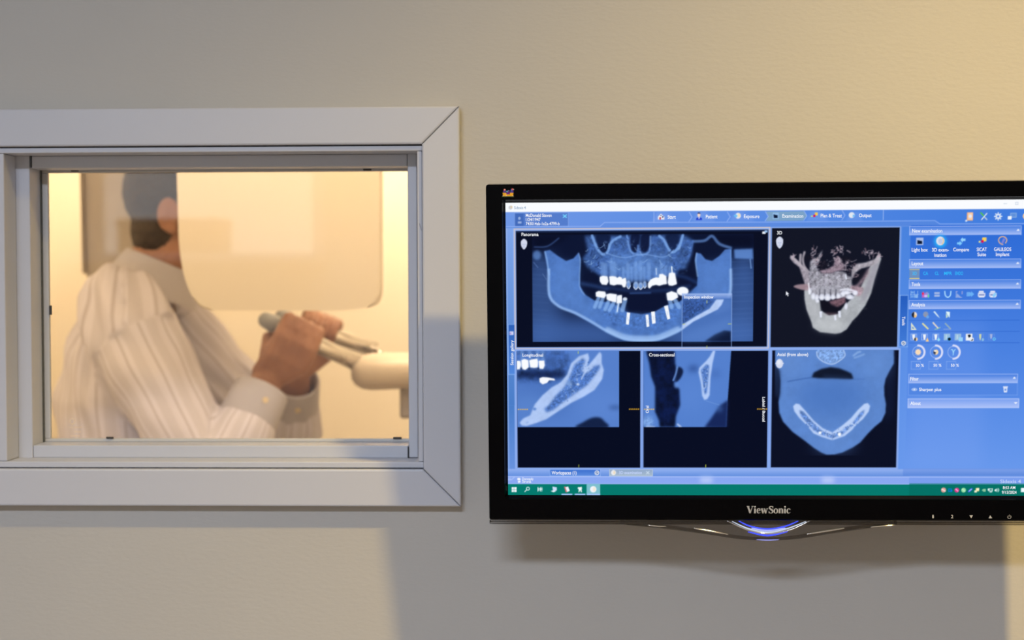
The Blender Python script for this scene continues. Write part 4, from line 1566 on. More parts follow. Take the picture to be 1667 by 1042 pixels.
# dials
for k, x in enumerate((1494.6, 1523.4, 1552)):
    th = [math.radians(a) for a in range(-90, 91, 10)]
    line([(x + 10.4 * math.cos(a), 573.3 + 10.8 * math.sin(a)) for a in th], 3.2, (218, 222, 250))
    line([(x + 9 * math.cos(a), 573.3 + 9.4 * math.sin(a)) for a in [math.radians(q) for q in range(90, 271, 12)]], .9, (165, 190, 242))
    border(x - 11.6, 588.2, x + 4, 601.6, (130, 168, 238), .8)
    if k == 0:
        ell(x, 573.3, 4.2, 4.4, (252, 225, 195))
        for q in range(10):
            a = q * math.pi / 5
            line([(x, 573.3), (x + 5.4 * math.cos(a), 573.3 + 5.6 * math.sin(a))], .8, (250, 215, 175))
    elif k == 1:
        ell(x, 573.3, 4.2, 4.4, (245, 215, 170)); fill([(x, 569), (x - 3.6, 571), (x - 4, 575), (x - 1, 577.6), (x, 574)], (25, 40, 75)); ell(x - 1, 571.4, 2, 1.6, (245, 240, 235))
    else:
        line([(x - 3.4, 569.4), (x - 1.4, 569.6), (x - .2, 574), (x - .4, 578)], 1.3, (165, 225, 255), smooth=True); line([(x + 3.2, 569), (x + 1.6, 570.4), (x - .2, 574.6)], 1.2, (165, 225, 255), smooth=True)
ell(1488.5, 634.2, 4.6, 2.4, (190, 210, 248)); ell(1488.5, 634.2, 3.2, 1.5, (110, 150, 230)); ell(1488.5, 634.2, 1.6, 1.5, (225, 235, 252))
fill([(1633.4, 630), (1640.2, 630), (1639.4, 639), (1634.2, 639)], (215, 225, 250)); rect(1632.8, 629, 1640.8, 630.6, (225, 232, 252)); ell(1636.8, 634.6, 1.6, 1.8, (110, 150, 225))

# ---- view frames ---------------------------------------------------
rect(837.4, 372.0, 1252.8, 568.6, (222, 200, 190)); rect(838.8, 373.4, 1251.4, 567.4, (150, 180, 240)); rect(840.4, 376, 1249.6, 565.4, (6, 12, 34))
rect(840.4, 376, 1249.6, 380, (60, 90, 150), (6, 12, 34), a=.6)
rect(1253.4, 369.6, 1464, 568, (138, 172, 238)); rect(1255.4, 371.4, 1462.6, 565.2, (16, 20, 36))
rect(838.4, 568.4, 1464, 763.6, (140, 172, 238))
rect(842, 571.6, 1042.4, 761.4, (4, 10, 32)); rect(1047.6, 571.4, 1249.6, 761.2, (5, 11, 34)); rect(1256, 570.4, 1461, 761, (8, 14, 36))
for x in (1043.6, 1046.4, 1250.8, 1254.6):
    rect(x, 569.4, x + .6, 763, (90, 135, 215), a=.8)

# ---- panorama ------------------------------------------------------
ZS[0] = (820.0, 360.0, 3.789)
clip_to((867, 382.5, 1226, 556))
rect(867, 382.5, 1226, 556, (10, 20, 50))
ell(230, 520, 130, 330, (54, 84, 142), .9, 14); ell(1480, 520, 130, 330, (60, 94, 158), .9, 14)
ell(420, 700, 330, 110, (64, 100, 168), .9, 16); ell(1280, 700, 330, 110, (68, 106, 176), .9, 16)
ell(860, 720, 300, 40, (60, 95, 160), .6, 8)
fill([(178, 85), (420, 85), (330, 130), (178, 200)], (6, 12, 36), .9, 5); fill([(1250, 85), (1540, 85), (1540, 165), (1400, 160), (1300, 110)], (6, 12, 36), .9, 4)
for k in range(14):
    yy = 250 + k * 35 + RNG.random() * 15
    line([(180, yy), (275, yy + 8)], 1.2, (80, 112, 170), .22, 1.0); line([(1405, yy), (1536, yy - 6)], 1.2, (90, 125, 190), .25, 1.0)
ell(205, 210, 26, 30, (92, 132, 196), .8, 2); fill([(1420, 175), (1536, 170), (1538, 235), (1425, 230)], (98, 142, 214), .85, 1.5)
line([(190, 160), (270, 155), (340, 105)], 2, (80, 115, 180), .6, 1, True); line([(1170, 125), (1240, 120), (1285, 92), (1330, 140), (1400, 165)], 4.5, (100, 140, 205), .7, 1, True); line([(1520, 235), (1526, 290)], 2, (120, 160, 220), .7)
line([(185, 255), (210, 285)], 2, (90, 120, 180), .5); line([(240, 325), (262, 358)], 1, (120, 150, 200), .5); line([(1165, 125), (1150, 190), (1120, 260)], 4, (70, 105, 170), .8, .8, True)
# upper jaw mass
fill([(500, 90), (1115, 86), (1170, 120), (1160, 200), (1125, 295), (1080, 300), (1070, 330), (1000, 345), (900, 365), (760, 365), (680, 345), (590, 335), (560, 315), (520, 290), (485, 235), (520, 190)], (70, 108, 178), .85, 2.5, False, .34, 7)
fill([(650, 200), (780, 195), (860, 205), (1010, 200), (1030, 260), (990, 320), (900, 350), (760, 350), (670, 325), (640, 260)], (100, 144, 214), .55, 5, False, .15, 8)
# orbits, sinuses, nose
fill([(570, 86), (655, 86), (650, 140), (640, 185), (610, 195), (585, 165)], (12, 24, 58), .9, 1.5, True); fill([(1000, 86), (1085, 86), (1070, 150), (1045, 185), (1015, 160)], (12, 24, 58), .85, 1.5, True)
fill([(785, 86), (840, 86), (825, 175), (805, 195), (785, 160)], (9, 18, 50), .9, 1.3, True); fill([(850, 86), (905, 86), (900, 150), (880, 190), (850, 185), (842, 150)], (9, 18, 50), .9, 1.3, True)
line([(828, 150), (828, 205)], 3, (90, 130, 200), .8, .7)
for P in ([(545, 90), (575, 165), (610, 205), (640, 190), (665, 130), (720, 95)], [(1105, 88), (1085, 150), (1050, 190), (1020, 175), (990, 120), (960, 92)]):
    line(P, 4.2, (124, 168, 232), .85, .7, True)
line([(640, 200), (740, 225), (860, 205), (980, 222), (1040, 195)], 1.5, (130, 170, 230), .6, .5, True); line([(760, 90), (780, 180), (820, 205), (870, 205), (900, 180), (905, 95)], 3, (115, 158, 226), .75, .7, True)
for k in range(46):
    x, y = 500 + RNG.random() * 650, 95 + RNG.random() * 200
    if RNG.random() < .5:
        x = (500 + RNG.random() * 140) if RNG.random() < .5 else (1010 + RNG.random() * 150)
    a = RNG.random() * 3.1
    l = 12 + RNG.random() * 26
    line([(x, y), (x + l * math.cos(a) * .6, y + l * .5 * math.sin(a) + 6), (x + l * math.cos(a), y + l * math.sin(a))], .8 + RNG.random(), (150, 190, 240) if RNG.random() < .6 else (20, 36, 80), .45, .3, True)
for k in range(240):      # trabecular speckle of the upper jaw
    x, y = 520 + RNG.random() * 620, 110 + RNG.random() * 220
    ell(x, y, 2 + RNG.random() * 7, 2 + RNG.random() * 6, (132, 174, 234) if RNG.random() < .5 else (34, 58, 112), .22, .8)
# mouth gap
fill([(480, 330), (560, 320), (620, 390), (760, 415), (860, 415), (1000, 400), (1075, 380), (1090, 320), (1190, 300), (1195, 400), (1130, 455), (1060, 470), (1000, 520), (930, 558), (850, 572), (770, 556), (745, 500), (640, 470), (560, 480), (500, 450), (472, 400)], (9, 18, 48), .93, 2.2)
line([(480, 385), (560, 400), (640, 420)], 5, (60, 95, 160), .55, 2.5, True); line([(1070, 335), (1130, 350), (1190, 380)], 4, (40, 70, 130), .7, 2.5, True); line([(780, 445), (905, 442)], 2.5, (62, 96, 160), .7, 1.0); line([(640, 410), (800, 430), (1000, 425), (1150, 400)], 5, (40, 66, 120), .6, 2.5, True)
# lower jaw
jaw = [(250, 185), (285, 178), (330, 212), (385, 246), (430, 230), (462, 194), (476, 235), (470, 330), (470, 400), (500, 452), (560, 490), (640, 500), (700, 520), (755, 560), (850, 575), (930, 560), (1000, 520), (1080, 500), (1140, 455), (1192, 400), (1196, 330), (1180, 240), (1188, 196), (1215, 200), (1245, 236), (1285, 246), (1330, 215), (1365, 175), (1405, 170), (1406, 300), (1400, 450), (1330, 545), (1200, 612), (1080, 685), (960, 738), (850, 747), (740, 735), (640, 690), (540, 630), (440, 574), (340, 532), (290, 492), (274, 455), (275, 330), (262, 250)]
fill(jaw, (79, 121, 194), .97, .9, False, .10, 10)
fill([(320, 260), (440, 260), (450, 420), (520, 510), (640, 580), (560, 600), (420, 540), (310, 470)], (92, 136, 208), .5, 8); fill([(1215, 270), (1390, 240), (1385, 450), (1210, 560), (1150, 560), (1230, 440)], (90, 134, 208), .5, 8)
line([(278, 300), (282, 455), (340, 525), (440, 566), (540, 620), (640, 680), (745, 726), (850, 736), (955, 728), (1075, 678), (1195, 605), (1330, 538), (1395, 450), (1400, 300)], 4.4, (160, 196, 246), .75, 1.2, True)
line([(640, 668), (745, 712), (850, 722), (955, 714), (1075, 664)], 8, (170, 204, 250), .7, 2.0, True)
line([(255, 190), (268, 250), (280, 330)], 2.6, (150, 190, 245), .6, .8, True); line([(462, 198), (472, 250), (468, 400), (500, 455)], 2, (150, 190, 245), .5, .8, True); line([(1190, 198), (1184, 250), (1196, 340)], 2.4, (150, 190, 245), .6, .8, True)
line([(1400, 180), (1402, 450)], 1.5, (150, 190, 245), .4, .6)
fill([(560, 500), (740, 520), (760, 570), (940, 575), (1000, 540), (1085, 510), (1080, 600), (960, 660), (760, 665), (620, 600)], (76, 118, 192), .6, 4, False, .38, 4)
ell(682, 636, 16, 9, (52, 86, 150), .7, 1.5, 20); ell(1000, 630, 14, 8, (52, 86, 150), .6, 1.5, -20)
line([(1130, 462), (1190, 412)], 5, (70, 112, 184), .8, 2)
# roots
for (x, y0_, y1_, w1) in ((612, 265, 345, 7), (630, 270, 345, 6), (665, 250, 345, 6), (685, 262, 345, 6), (740, 290, 370, 5), (768, 262, 372, 6), (790, 285, 372, 4), (816, 262, 385, 6.5), (845, 255, 385, 6.5), (868, 285, 372, 4.5), (896, 262, 365, 6), (945, 290, 345, 6), (975, 270, 335, 6), (1000, 280, 335, 5), (1030, 290, 330, 7)):
    line([(x, y1_), (x - 1, (y0_ + y1_) / 2), (x - 2, y0_)], w1, (124, 166, 230), .55, 1.3, True)
line([(1036, 282), (1040, 330)], 1.8, (235, 245, 255), .95); line([(940, 292), (942, 330)], 1.2, (215, 230, 252), .9)
for (x, y0_, x1_, y1_, w1) in ((585, 475, 562, 530, 6), (612, 475, 592, 530, 6), (645, 498, 626, 545, 6), (680, 500, 652, 550, 6), (708, 505, 698, 560, 5), (748, 490, 732, 550, 7), (1025, 488, 1035, 530, 7), (1058, 490, 1082, 530, 7)):
    line([(x, y0_), (x1_, y1_)], w1, (140, 182, 240), .75, .9)
line([(708, 508), (700, 558)], 1.6, (230, 242, 255), .9)
# crowns
WHT = (247, 250, 255)
for P in ([(593, 345), (612, 338), (640, 342), (646, 372), (635, 393), (606, 390), (594, 372)], [(651, 342), (672, 340), (692, 344), (700, 352), (712, 343), (728, 348), (730, 358), (752, 350), (757, 380), (750, 408), (738, 408), (728, 392), (700, 390), (680, 396), (655, 390)],
          [(890, 385), (905, 362), (925, 352), (940, 348), (958, 350), (960, 328), (980, 326), (1002, 340), (1006, 388), (985, 390), (960, 398), (940, 392), (915, 398), (900, 415), (890, 408)], [(1012, 380), (1020, 322), (1040, 316), (1056, 322), (1068, 388), (1040, 398), (1020, 396)],
          [(568, 440), (585, 432), (625, 436), (632, 458), (620, 474), (595, 470), (570, 465)], [(633, 452), (655, 447), (697, 452), (694, 500), (670, 496), (650, 490), (636, 482)], [(699, 460), (728, 456), (729, 505), (697, 507)],
          [(1004, 445), (1035, 433), (1070, 445), (1075, 470), (1040, 490), (1010, 488)]):
    fill(P, (196, 216, 250), .8, 1.6); fill(P, WHT, 1, .5)
ell(1104, 433, 36, 27, (200, 220, 250), .8, 1.4); ell(1104, 433, 35, 26, WHT, 1, .5); ell(748, 480, 14, 10, (225, 236, 252), .9, .6)
for (x, y, r1, r2) in ((770, 392, 14, 26), (815, 398, 17, 24), (845, 400, 15, 22), (870, 392, 12, 22)):
    ell(x, y, r1, r2, (175, 205, 248), .75, .8); ell(x, y + 2, r1 * .5, r2 * .6, (110, 152, 222), .8, .6)
    line([(x - r1 * .8, y + 8), (x, y + r2), (x + r1 * .8, y + 8)], 1, (230, 240, 255), .9, .2, True)
# implants
for P in ([(760, 563), (780, 566), (771, 640), (754, 636)], [(875, 578), (893, 577), (898, 650), (882, 654)], [(909, 560), (932, 557), (937, 630), (916, 634)], [(989, 525), (1013, 519), (1027, 602), (1010, 608)]):
    fill(P, WHT, 1, .4)
    cx_ = sum(p[0] for p in P) / 4
    cy_ = sum(p[1] for p in P) / 4
    line([(cx_ - 2, cy_ - 8), (cx_ + 2, cy_ + 14)], .9, (150, 180, 225), .6)
# inspection window
clip_to((1110, 478, 1191, 565))
rect(1110.5, 486, 1191, 556.5, (74, 114, 186))
fill([(1100, 485), (1310, 485), (1220, 560), (1100, 640)], (52, 84, 150), .9, 3, False, .5, 3)
fill([(1300, 485), (1402, 485), (1402, 540), (1300, 580)], (82, 122, 194), .9, 3)
fill([(1100, 640), (1180, 590), (1270, 540), (1300, 500), (1312, 483), (1358, 483), (1345, 515), (1320, 545), (1250, 580), (1170, 620), (1100, 672)], (186, 208, 248), .95, .9, False, .08, 8)
fill([(1240, 742), (1300, 700), (1360, 674), (1402, 680), (1402, 745)], (10, 22, 52), .95, 1.5)
fill([(1100, 700), (1402, 590), (1402, 660), (1240, 745), (1100, 745)], (98, 140, 212), .4, 6)
rect(1110.5, 478.4, 1191, 486.6, (170, 192, 240), (92, 130, 205), a=.85)
clip_to(None)
ZS[0] = None
border(1110, 478, 1191.4, 566, (150, 182, 240), .8)
for q in ((1150.3, 489, 1151.1, 494), (1150.3, 562.5, 1151.1, 567), (1111, 527.4, 1115.5, 528.2), (1185, 527, 1190.6, 527.8)):
    rect(*q, (225, 230, 90))
# viewing-direction heads


def head_icon(x, y, s=1.0):
    fill([(x - 4.6 * s, y - 5 * s), (x, y - 8.6 * s), (x + 4.6 * s, y - 5 * s), (x + 5 * s, y), (x + 3.6 * s, y + 5 * s), (x, y + 8.8 * s), (x - 3.6 * s, y + 5 * s), (x - 5 * s, y)], (212, 218, 238), 1, .4, True)
    line([(x - 2.4, y + .4), (x - .8, y + .6)], .8, (150, 165, 205)); line([(x + .8, y + .6), (x + 2.4, y + .4)], .8, (150, 165, 205)); line([(x - 1.4, y + 5), (x + 1.4, y + 5)], .7, (165, 178, 212)); ell(x, y + 3, .9, .8, (175, 188, 220))


head_icon(853, 397.4)
head_icon(1269.2, 394.8, 1.12)
ell(1061, 593.2, 6.2, 9.2, (232, 240, 254), 1, .5); ell(1060, 590, 3, 5, (250, 252, 255), .8, 1.2)
# small window-layout badge
rect(1241, 377, 1246.4, 380.6, (240, 246, 255)); rect(1244.6, 375, 1249.4, 378.6, (150, 190, 235))

# ---- 3-D skull -----------------------------------------------------
ZS[0] = (1240.0, 360.0, 4.7375)
clip_to((1256, 372, 1462, 564))
BN = (160, 158, 170)
fill([(905, 245), (922, 290), (905, 340), (870, 450), (845, 555), (800, 650), (740, 730), (700, 770), (655, 835), (610, 862), (570, 869), (450, 856), (395, 822), (380, 770), (345, 680), (330, 600), (328, 540), (345, 505), (450, 620), (455, 690), (520, 725), (590, 715), (630, 660), (690, 600), (760, 520), (830, 360)], (172, 176, 182), 1, 1.0, False, .10, 8)
fill([(420, 760), (520, 745), (640, 770), (610, 845), (560, 860), (450, 845), (400, 810)], (200, 204, 208), .6, 5); fill([(345, 560), (440, 640), (450, 740), (390, 760), (350, 660)], (188, 190, 196), .5, 4); fill([(860, 330), (910, 300), (860, 480), (800, 600), (760, 640), (800, 500)], (150, 144, 160), .65, 3)
fill([(835, 350), (820, 420), (760, 500), (700, 520), (740, 480), (800, 390)], (140, 118, 130), .8, 2, False, .3, 4)
# cheek arches and upper fragments
fill([(222, 262), (250, 280), (300, 325), (345, 375), (375, 420), (370, 500), (335, 495), (315, 430), (290, 355), (245, 320), (218, 285)], (168, 160, 172), .95, 1.0, False, .25, 5)
fill([(915, 250), (880, 290), (800, 320), (730, 330), (690, 380), (690, 470), (720, 400), (770, 365), (850, 345), (900, 320)], (176, 170, 180), .95, 1.2, False, .2, 5)
line([(300, 260), (296, 330)], 4, (176, 168, 178), .9, .8); line([(330, 240), (318, 300), (330, 350), (365, 395)], 3.5, (176, 168, 178), .9, .8, True); line([(235, 275), (290, 330), (330, 365)], 3.4, (190, 182, 190), .7, .8, True)
# face of the upper jaw
fill([(375, 300), (430, 280), (470, 220), (440, 330), (425, 370), (460, 400), (540, 400), (590, 385), (650, 395), (690, 440), (700, 500), (690, 560), (640, 600), (590, 600), (440, 595), (375, 560), (365, 430)], BN, .95, 1.2, False, .42, 4)
fill([(440, 380), (500, 370), (560, 340), (560, 290), (595, 275), (640, 330), (640, 380), (580, 385), (540, 402), (470, 404)], (156, 136, 150), .9, 1.2, False, .3, 4)
for P in ([(425, 330), (470, 305), (520, 330), (500, 365), (440, 372)], [(640, 350), (690, 370), (680, 430), (650, 410)], [(600, 300), (640, 270), (700, 300), (650, 340)], [(330, 270), (380, 265), (375, 300), (340, 310)], [(700, 450), (740, 400), (800, 380), (760, 450), (720, 480)]):
    fill(P, (20, 20, 34), .85, 2.0, True)
R2 = np.random.default_rng(5)
for (cx_, cy_, rx_, ry_, n_) in ((600, 225, 62, 34, 26), (590, 300, 40, 30, 12), (830, 245, 70, 26, 22), (420, 290, 45, 60, 22), (250, 270, 30, 30, 10), (690, 340, 50, 50, 20), (900, 270, 18, 30, 10), (390, 225, 30, 16, 8), (720, 430, 20, 30, 6)):
    for k in range(n_):
        a, r = R2.random() * 6.28, R2.random() ** .6
        x, y = cx_ + rx_ * r * math.cos(a), cy_ + ry_ * r * math.sin(a)
        b = R2.random() * 6.28
        l = 8 + R2.random() * 22
        col = (188, 172, 184) if R2.random() < .75 else (120, 96, 108)
        line([(x, y), (x + l * .5 * math.cos(b) + 3, y + l * .5 * math.sin(b)), (x + l * math.cos(b), y + l * math.sin(b))], .7 + R2.random() * 1.5, col, .65, .6, True)
fill([(245, 505), (290, 488), (365, 490), (365, 530), (310, 530)], (168, 142, 152), .9, 1, True); fill([(690, 500), (760, 505), (785, 525), (760, 575), (720, 570), (690, 540)], (166, 140, 152), .9, 1.4, True, .3, 4)
# porous upper bone: pits and spicules
for k in range(150):
    x, y = 380 + R2.random() * 310, 290 + R2.random() * 210
    ell(x, y, 2 + R2.random() * 7, 2 + R2.random() * 5, (196, 190, 200) if R2.random() < .45 else (60, 50, 62), .42, .7)
for k in range(60):
    x, y = 420 + R2.random() * 420, 640 + R2.random() * 200
    if x + y < 1500:
        ell(x, y, 3 + R2.random() * 8, 3 + R2.random() * 6, (188, 192, 196) if R2.random() < .5 else (150, 152, 158), .16, 1.2)
# roots and teeth
for x in (400, 432, 466, 508, 550, 590, 640, 680):
    line([(x, 430), (x, 500), (x + 1, 575)], 3.0, (190, 190, 200), .42, 1.2, True)
for x in (447, 487, 530, 572):
    line([(x, 530), (x, 580)], 1.8, (22, 22, 36), .8, .7)
fill([(395, 520), (450, 505), (520, 510), (600, 500), (600, 560), (450, 575)], (176, 178, 190), .45, 4)
for (x, y, r1, r2) in ((398, 580, 17, 26), (425, 590, 16, 24), (463, 588, 22, 26), (508, 590, 26, 29), (550, 586, 18, 22), (592, 580, 18, 26), (628, 560, 16, 24), (680, 585, 32, 20), (720, 555, 22, 18), (650, 655, 12, 30), (430, 615, 14, 14), (372, 540, 12, 26), (655, 550, 24, 16)):
    ell(x, y, r1, r2, (214, 218, 236), .9, 1.0); ell(x, y + 3, r1 * .6, r2 * .6, (244, 246, 255), .8, 1.2)
line([(610, 530), (660, 525), (730, 545)], 3, (238, 240, 255), .85, 1, True); line([(612, 560), (700, 550)], 2, (235, 238, 252), .8, .8); line([(648, 415), (652, 445)], 2.4, (225, 230, 245), .9, .5); line([(362, 480), (368, 560)], 2.2, (240, 242, 252), .9, .7)
fill([(452, 612), (520, 620), (570, 605), (640, 590), (650, 625), (600, 680), (590, 700), (520, 718), (480, 700), (460, 665)], (16, 16, 30), 1, 1.2)
fill([(520, 620), (570, 605), (645, 588), (648, 625), (590, 662), (540, 645)], (128, 96, 108), .9, 1.4, False, .35, 4)
for P in ([(444, 698), (466, 695), (463, 745), (450, 742)], [(556, 725), (574, 722), (576, 765), (562, 765)], [(588, 695), (608, 690), (611, 745), (594, 742)]):
    fill(P, (226, 230, 246), 1, .7)
fill([(480, 705), (600, 708), (560, 722), (510, 724)], (110, 84, 92), .6, 1.4)
clip_to(None)
fill([(187, 540), (187, 574), (195, 567), (201, 581), (207, 578), (201, 564), (212, 563)], (245, 248, 255), 1, .2)

# ---- longitudinal slice ---------------------------------------------
ZS[0] = (820.0, 560.0, 4.7375)
clip_to((842, 571.6, 1008.6, 695.4))
rect(842, 571, 1009, 696, (86, 128, 204))
ell(300, 400, 240, 160, (72, 112, 186), .7, 14); ell(760, 480, 200, 120, (94, 136, 212), .6, 14); ell(200, 470, 130, 90, (100, 144, 216), .5, 12)
fill([(100, 50), (480, 50), (520, 110), (480, 250), (360, 300), (100, 300)], (62, 98, 168), .9, 4, False, .35, 8)
fill([(100, 200), (480, 205), (470, 250), (400, 270), (100, 262)], (14, 28, 66), .85, 4, False, .4, 6); fill([(320, 100), (400, 90), (400, 180), (330, 190)], (60, 94, 160), .8, 4)
for x in (140, 200, 260, 300):
    line([(x, 60), (x + 4, 120)], 5, (120, 160, 222), .7, 2)
for P in ([(98, 130), (128, 132), (135, 160), (124, 195), (98, 196)], [(136, 125), (160, 116), (190, 125), (193, 180), (165, 200), (140, 190)], [(196, 128), (215, 120), (258, 115), (266, 140), (262, 180), (235, 184), (205, 180)], [(270, 130), (312, 128), (316, 165), (305, 192), (275, 190)]):
    fill(P, (170, 196, 242), .8, 2.2); fill(P, (250, 252, 255), 1, .6)
for x in (136, 196, 268):
    ell(x, 190, 7, 8, (15, 28, 62), .8, 1)
fill([(275, 265), (300, 255), (340, 258), (390, 268), (398, 282), (350, 280), (335, 300), (300, 312), (278, 295)], (248, 250, 255), 1, .7)
bone = [(122, 608), (150, 575), (205, 550), (225, 500), (240, 465), (300, 395), (370, 335), (440, 295), (490, 235), (520, 150), (580, 95), (650, 72), (660, 110), (640, 180), (700, 110), (740, 60), (755, 80), (756, 150), (772, 200), (760, 270), (700, 355), (620, 405), (520, 455), (420, 520), (330, 580), (250, 610), (180, 632), (140, 630)]
fill(bone, (178, 202, 246), .97, 1.2, False, .05, 8)
fill([(312, 500), (350, 470), (400, 400), (470, 330), (510, 250), (545, 160), (610, 110), (630, 130), (600, 210), (640, 230), (700, 170), (745, 160), (740, 190), (690, 260), (640, 320), (560, 375), (470, 440), (380, 510), (330, 528)], (74, 114, 188), .95, 2.0, False, .35, 3)
R3 = np.random.default_rng(9)
for k in range(90):
    t = R3.random()
    x = 420 + 260 * t + R3.normal(0, 28)
    y = 420 - 270 * t + R3.normal(0, 26)
    ell(x, y, 2 + R3.random() * 5, 2 + R3.random() * 4, (176, 202, 246) if R3.random() < .6 else (44, 78, 148), .6, .6)
line([(650, 180), (615, 240), (600, 270)], 2.4, (180, 204, 246), .9, .8, True); ell(572, 312, 12, 9, (215, 228, 250), .9, 1); ell(505, 305, 20, 24, (150, 184, 236), .5, 1.5)
ell(238, 502, 14, 11, (92, 134, 206), .9, 1); ell(182, 606, 12, 4, (120, 156, 220), .7, 1, -20)
fill([(560, 645), (610, 605), (680, 570), (740, 568), (775, 595), (800, 645)], (14, 28, 62), .95, 2.0, True); ell(860, 490, 50, 12, (34, 62, 120), .7, 4)
clip_to(None)
ZS[0] = None
for x in range(5):
    rect(843 + x * 3.5, 665.8, 845.4 + x * 3.5, 667.4, (240, 190, 70)); rect(1024 + x * 3.5, 665.4, 1026.6 + x * 3.5, 667, (245, 185, 40))
for q in ((941, 571.8, 941.8, 576), (941.8, 756.4, 942.6, 761), (1148.4, 571.4, 1149.2, 575.6), (1148.4, 756.4, 1149.2, 761)):
    rect(*q, (225, 240, 70))

# ---- cross section ---------------------------------------------------
ZS[0] = (1040.0, 560.0, 4.736)
clip_to((1048, 571.4, 1191, 696))
fill([(36, 52), (712, 52), (685, 435), (675, 650), (36, 645)], (84, 128, 206), 1, .5)
ell(400, 400, 130, 130, (92, 136, 214), .6, 14); ell(80, 420, 60, 160, (92, 134, 210), .6, 10)
fill([(55, 52), (275, 52), (280, 150), (300, 240), (272, 300), (312, 350), (318, 470), (285, 560), (280, 640), (235, 640), (160, 640), (155, 590), (125, 520), (125, 330), (95, 250), (80, 150)], (10, 22, 58), 1, 1.8, False, .5, 12)
ell(70, 600, 40, 40, (140, 176, 230), .7, 4, 0, .4, 4)
fill([(285, 190), (318, 178), (342, 210), (320, 265), (280, 298), (290, 240)], (12, 24, 58), .95, 1.4, True); line([(296, 180), (285, 230), (266, 280)], 3, (110, 152, 222), .85, .8, True); ell(290, 318, 18, 22, (100, 144, 218), .9, 2)
ell(420, 190, 40, 22, (40, 72, 138), .85, 5); ell(590, 230, 40, 26, (60, 98, 172), .6, 6)
fill([(505, 645), (560, 570), (625, 475), (690, 430), (680, 650)], (18, 34, 84), .95, 2.2); ell(620, 500, 24, 26, (70, 110, 180), .7, 4)
fill([(572, 50), (590, 52), (568, 150), (552, 260), (545, 395), (528, 425), (505, 432), (488, 400), (480, 310), (460, 220), (465, 185), (520, 130), (548, 95)], (180, 204, 248), .98, 1.0)
fill([(478, 200), (520, 158), (542, 165), (535, 260), (524, 375), (510, 392), (498, 360), (492, 280)], (70, 110, 184), .92, 1.3, False, .3, 3)
for k in range(34):
    ell(490 + R3.random() * 45, 165 + R3.random() * 130, 2 + R3.random() * 3, 2 + R3.random() * 3, (176, 202, 246), .6, .5)
line([(486, 300), (496, 340), (514, 335), (516, 300)], 1.6, (176, 202, 246), .9, .6, True); line([(502, 345), (500, 380)], 1.4, (176, 202, 246), .8, .5)
line([(300, 620), (325, 642)], 3, (190, 210, 246), .8, .8); line([(60, 636), (120, 642)], 3, (180, 204, 246), .8, 1)
line([(520, 440), (620, 470)], 1, (120, 160, 224), .6, .5)
clip_to(None)
ZS[0] = None
for x in range(5):
    rect(1048.4 + x * 3.5, 665.6, 1051 + x * 3.5, 667.2, (240, 195, 90)); rect(1232.4 + x * 3.5, 665.2, 1235 + x * 3.5, 666.8, (245, 185, 50))

# ---- axial slice -----------------------------------------------------
ZS[0] = (1240.0, 560.0, 4.7375)
clip_to((1262, 570.4, 1456, 742))
rect(1262, 570.4, 1268, 640, (30, 50, 90), (10, 16, 38)); fill([(960, 180), (1020, 150), (1010, 520), (960, 620)], (16, 26, 56), .9, 6)
sil = [(104, 40), (1020, 40), (1020, 150), (985, 210), (955, 270), (944, 330), (946, 400), (958, 460), (955, 530), (925, 595), (870, 640), (820, 690), (760, 760), (700, 800), (620, 838), (560, 852), (500, 854), (460, 838), (400, 800), (330, 745), (240, 680), (165, 600), (135, 530), (130, 450), (140, 370), (142, 280), (132, 200), (104, 160)]
fill(sil, (92, 134, 204), 1, 1.2, False, .05, 12)
ell(540, 400, 260, 160, (74, 118, 192), .8, 16); ell(200, 140, 90, 90, (110, 150, 216), .5, 14); ell(880, 150, 100, 90, (106, 148, 216), .5, 14); ell(560, 780, 160, 60, (104, 146, 216), .45, 12)
fill([(104, 180), (140, 200), (142, 300), (136, 420), (104, 400)], (26, 42, 76), .8, 3)
fill([(424, 60), (430, 40), (630, 40), (642, 90), (600, 130), (545, 156), (480, 140), (432, 100)], (128, 166, 226), .95, 1.2, False, .35, 3); line([(424, 62), (432, 100), (480, 140), (545, 156), (600, 130), (642, 90), (632, 50)], 1.8, (185, 208, 246), .8, .6, True)
line([(708, 90), (740, 66), (760, 60)], 3, (150, 186, 236), .7, 1, True); line([(715, 108), (790, 80)], 2.6, (150, 186, 236), .6, 1, True)
fill([(385, 258), (402, 220), (460, 192), (530, 178), (600, 188), (660, 212), (692, 228), (708, 270), (640, 268), (540, 264), (440, 264)], (12, 20, 40), .97, 1.6); line([(200, 290), (300, 272), (385, 258)], 1.4, (46, 82, 150), .7, 1, True); line([(708, 272), (790, 272)], 1.2, (60, 98, 168), .6, 1); fill([(470, 240), (690, 250), (680, 266), (480, 262)], (40, 58, 96), .6, 3)
jb = [(242, 480), (262, 460), (290, 464), (340, 520), (400, 590), (470, 650), (545, 682), (620, 630), (690, 570), (740, 510), (790, 462), (818, 456), (836, 478), (826, 520), (780, 580), (720, 630), (700, 660), (640, 710), (545, 742), (460, 716), (400, 690), (350, 630), (290, 570), (252, 520)]
fill(jb, (186, 208, 248), 1, 1.0)
fill([(290, 510), (320, 520), (400, 610), (470, 672), (545, 704), (620, 668), (700, 610), (760, 530), (795, 505), (785, 540), (730, 608), (680, 648), (620, 700), (545, 726), (460, 700), (400, 665), (340, 600), (300, 550)], (88, 128, 200), .92, 1.3, False, .4, 3)
for k in range(80):
    t = R3.random() * 2 - 1
    x = 545 + t * 200 + R3.normal(0, 6)
    y = 712 - abs(t) * 110 + R3.normal(0, 11)
    ell(x, y, 2 + R3.random() * 5, 2 + R3.random() * 4, (190, 212, 248) if R3.random() < .62 else (52, 86, 156), .7, .6)
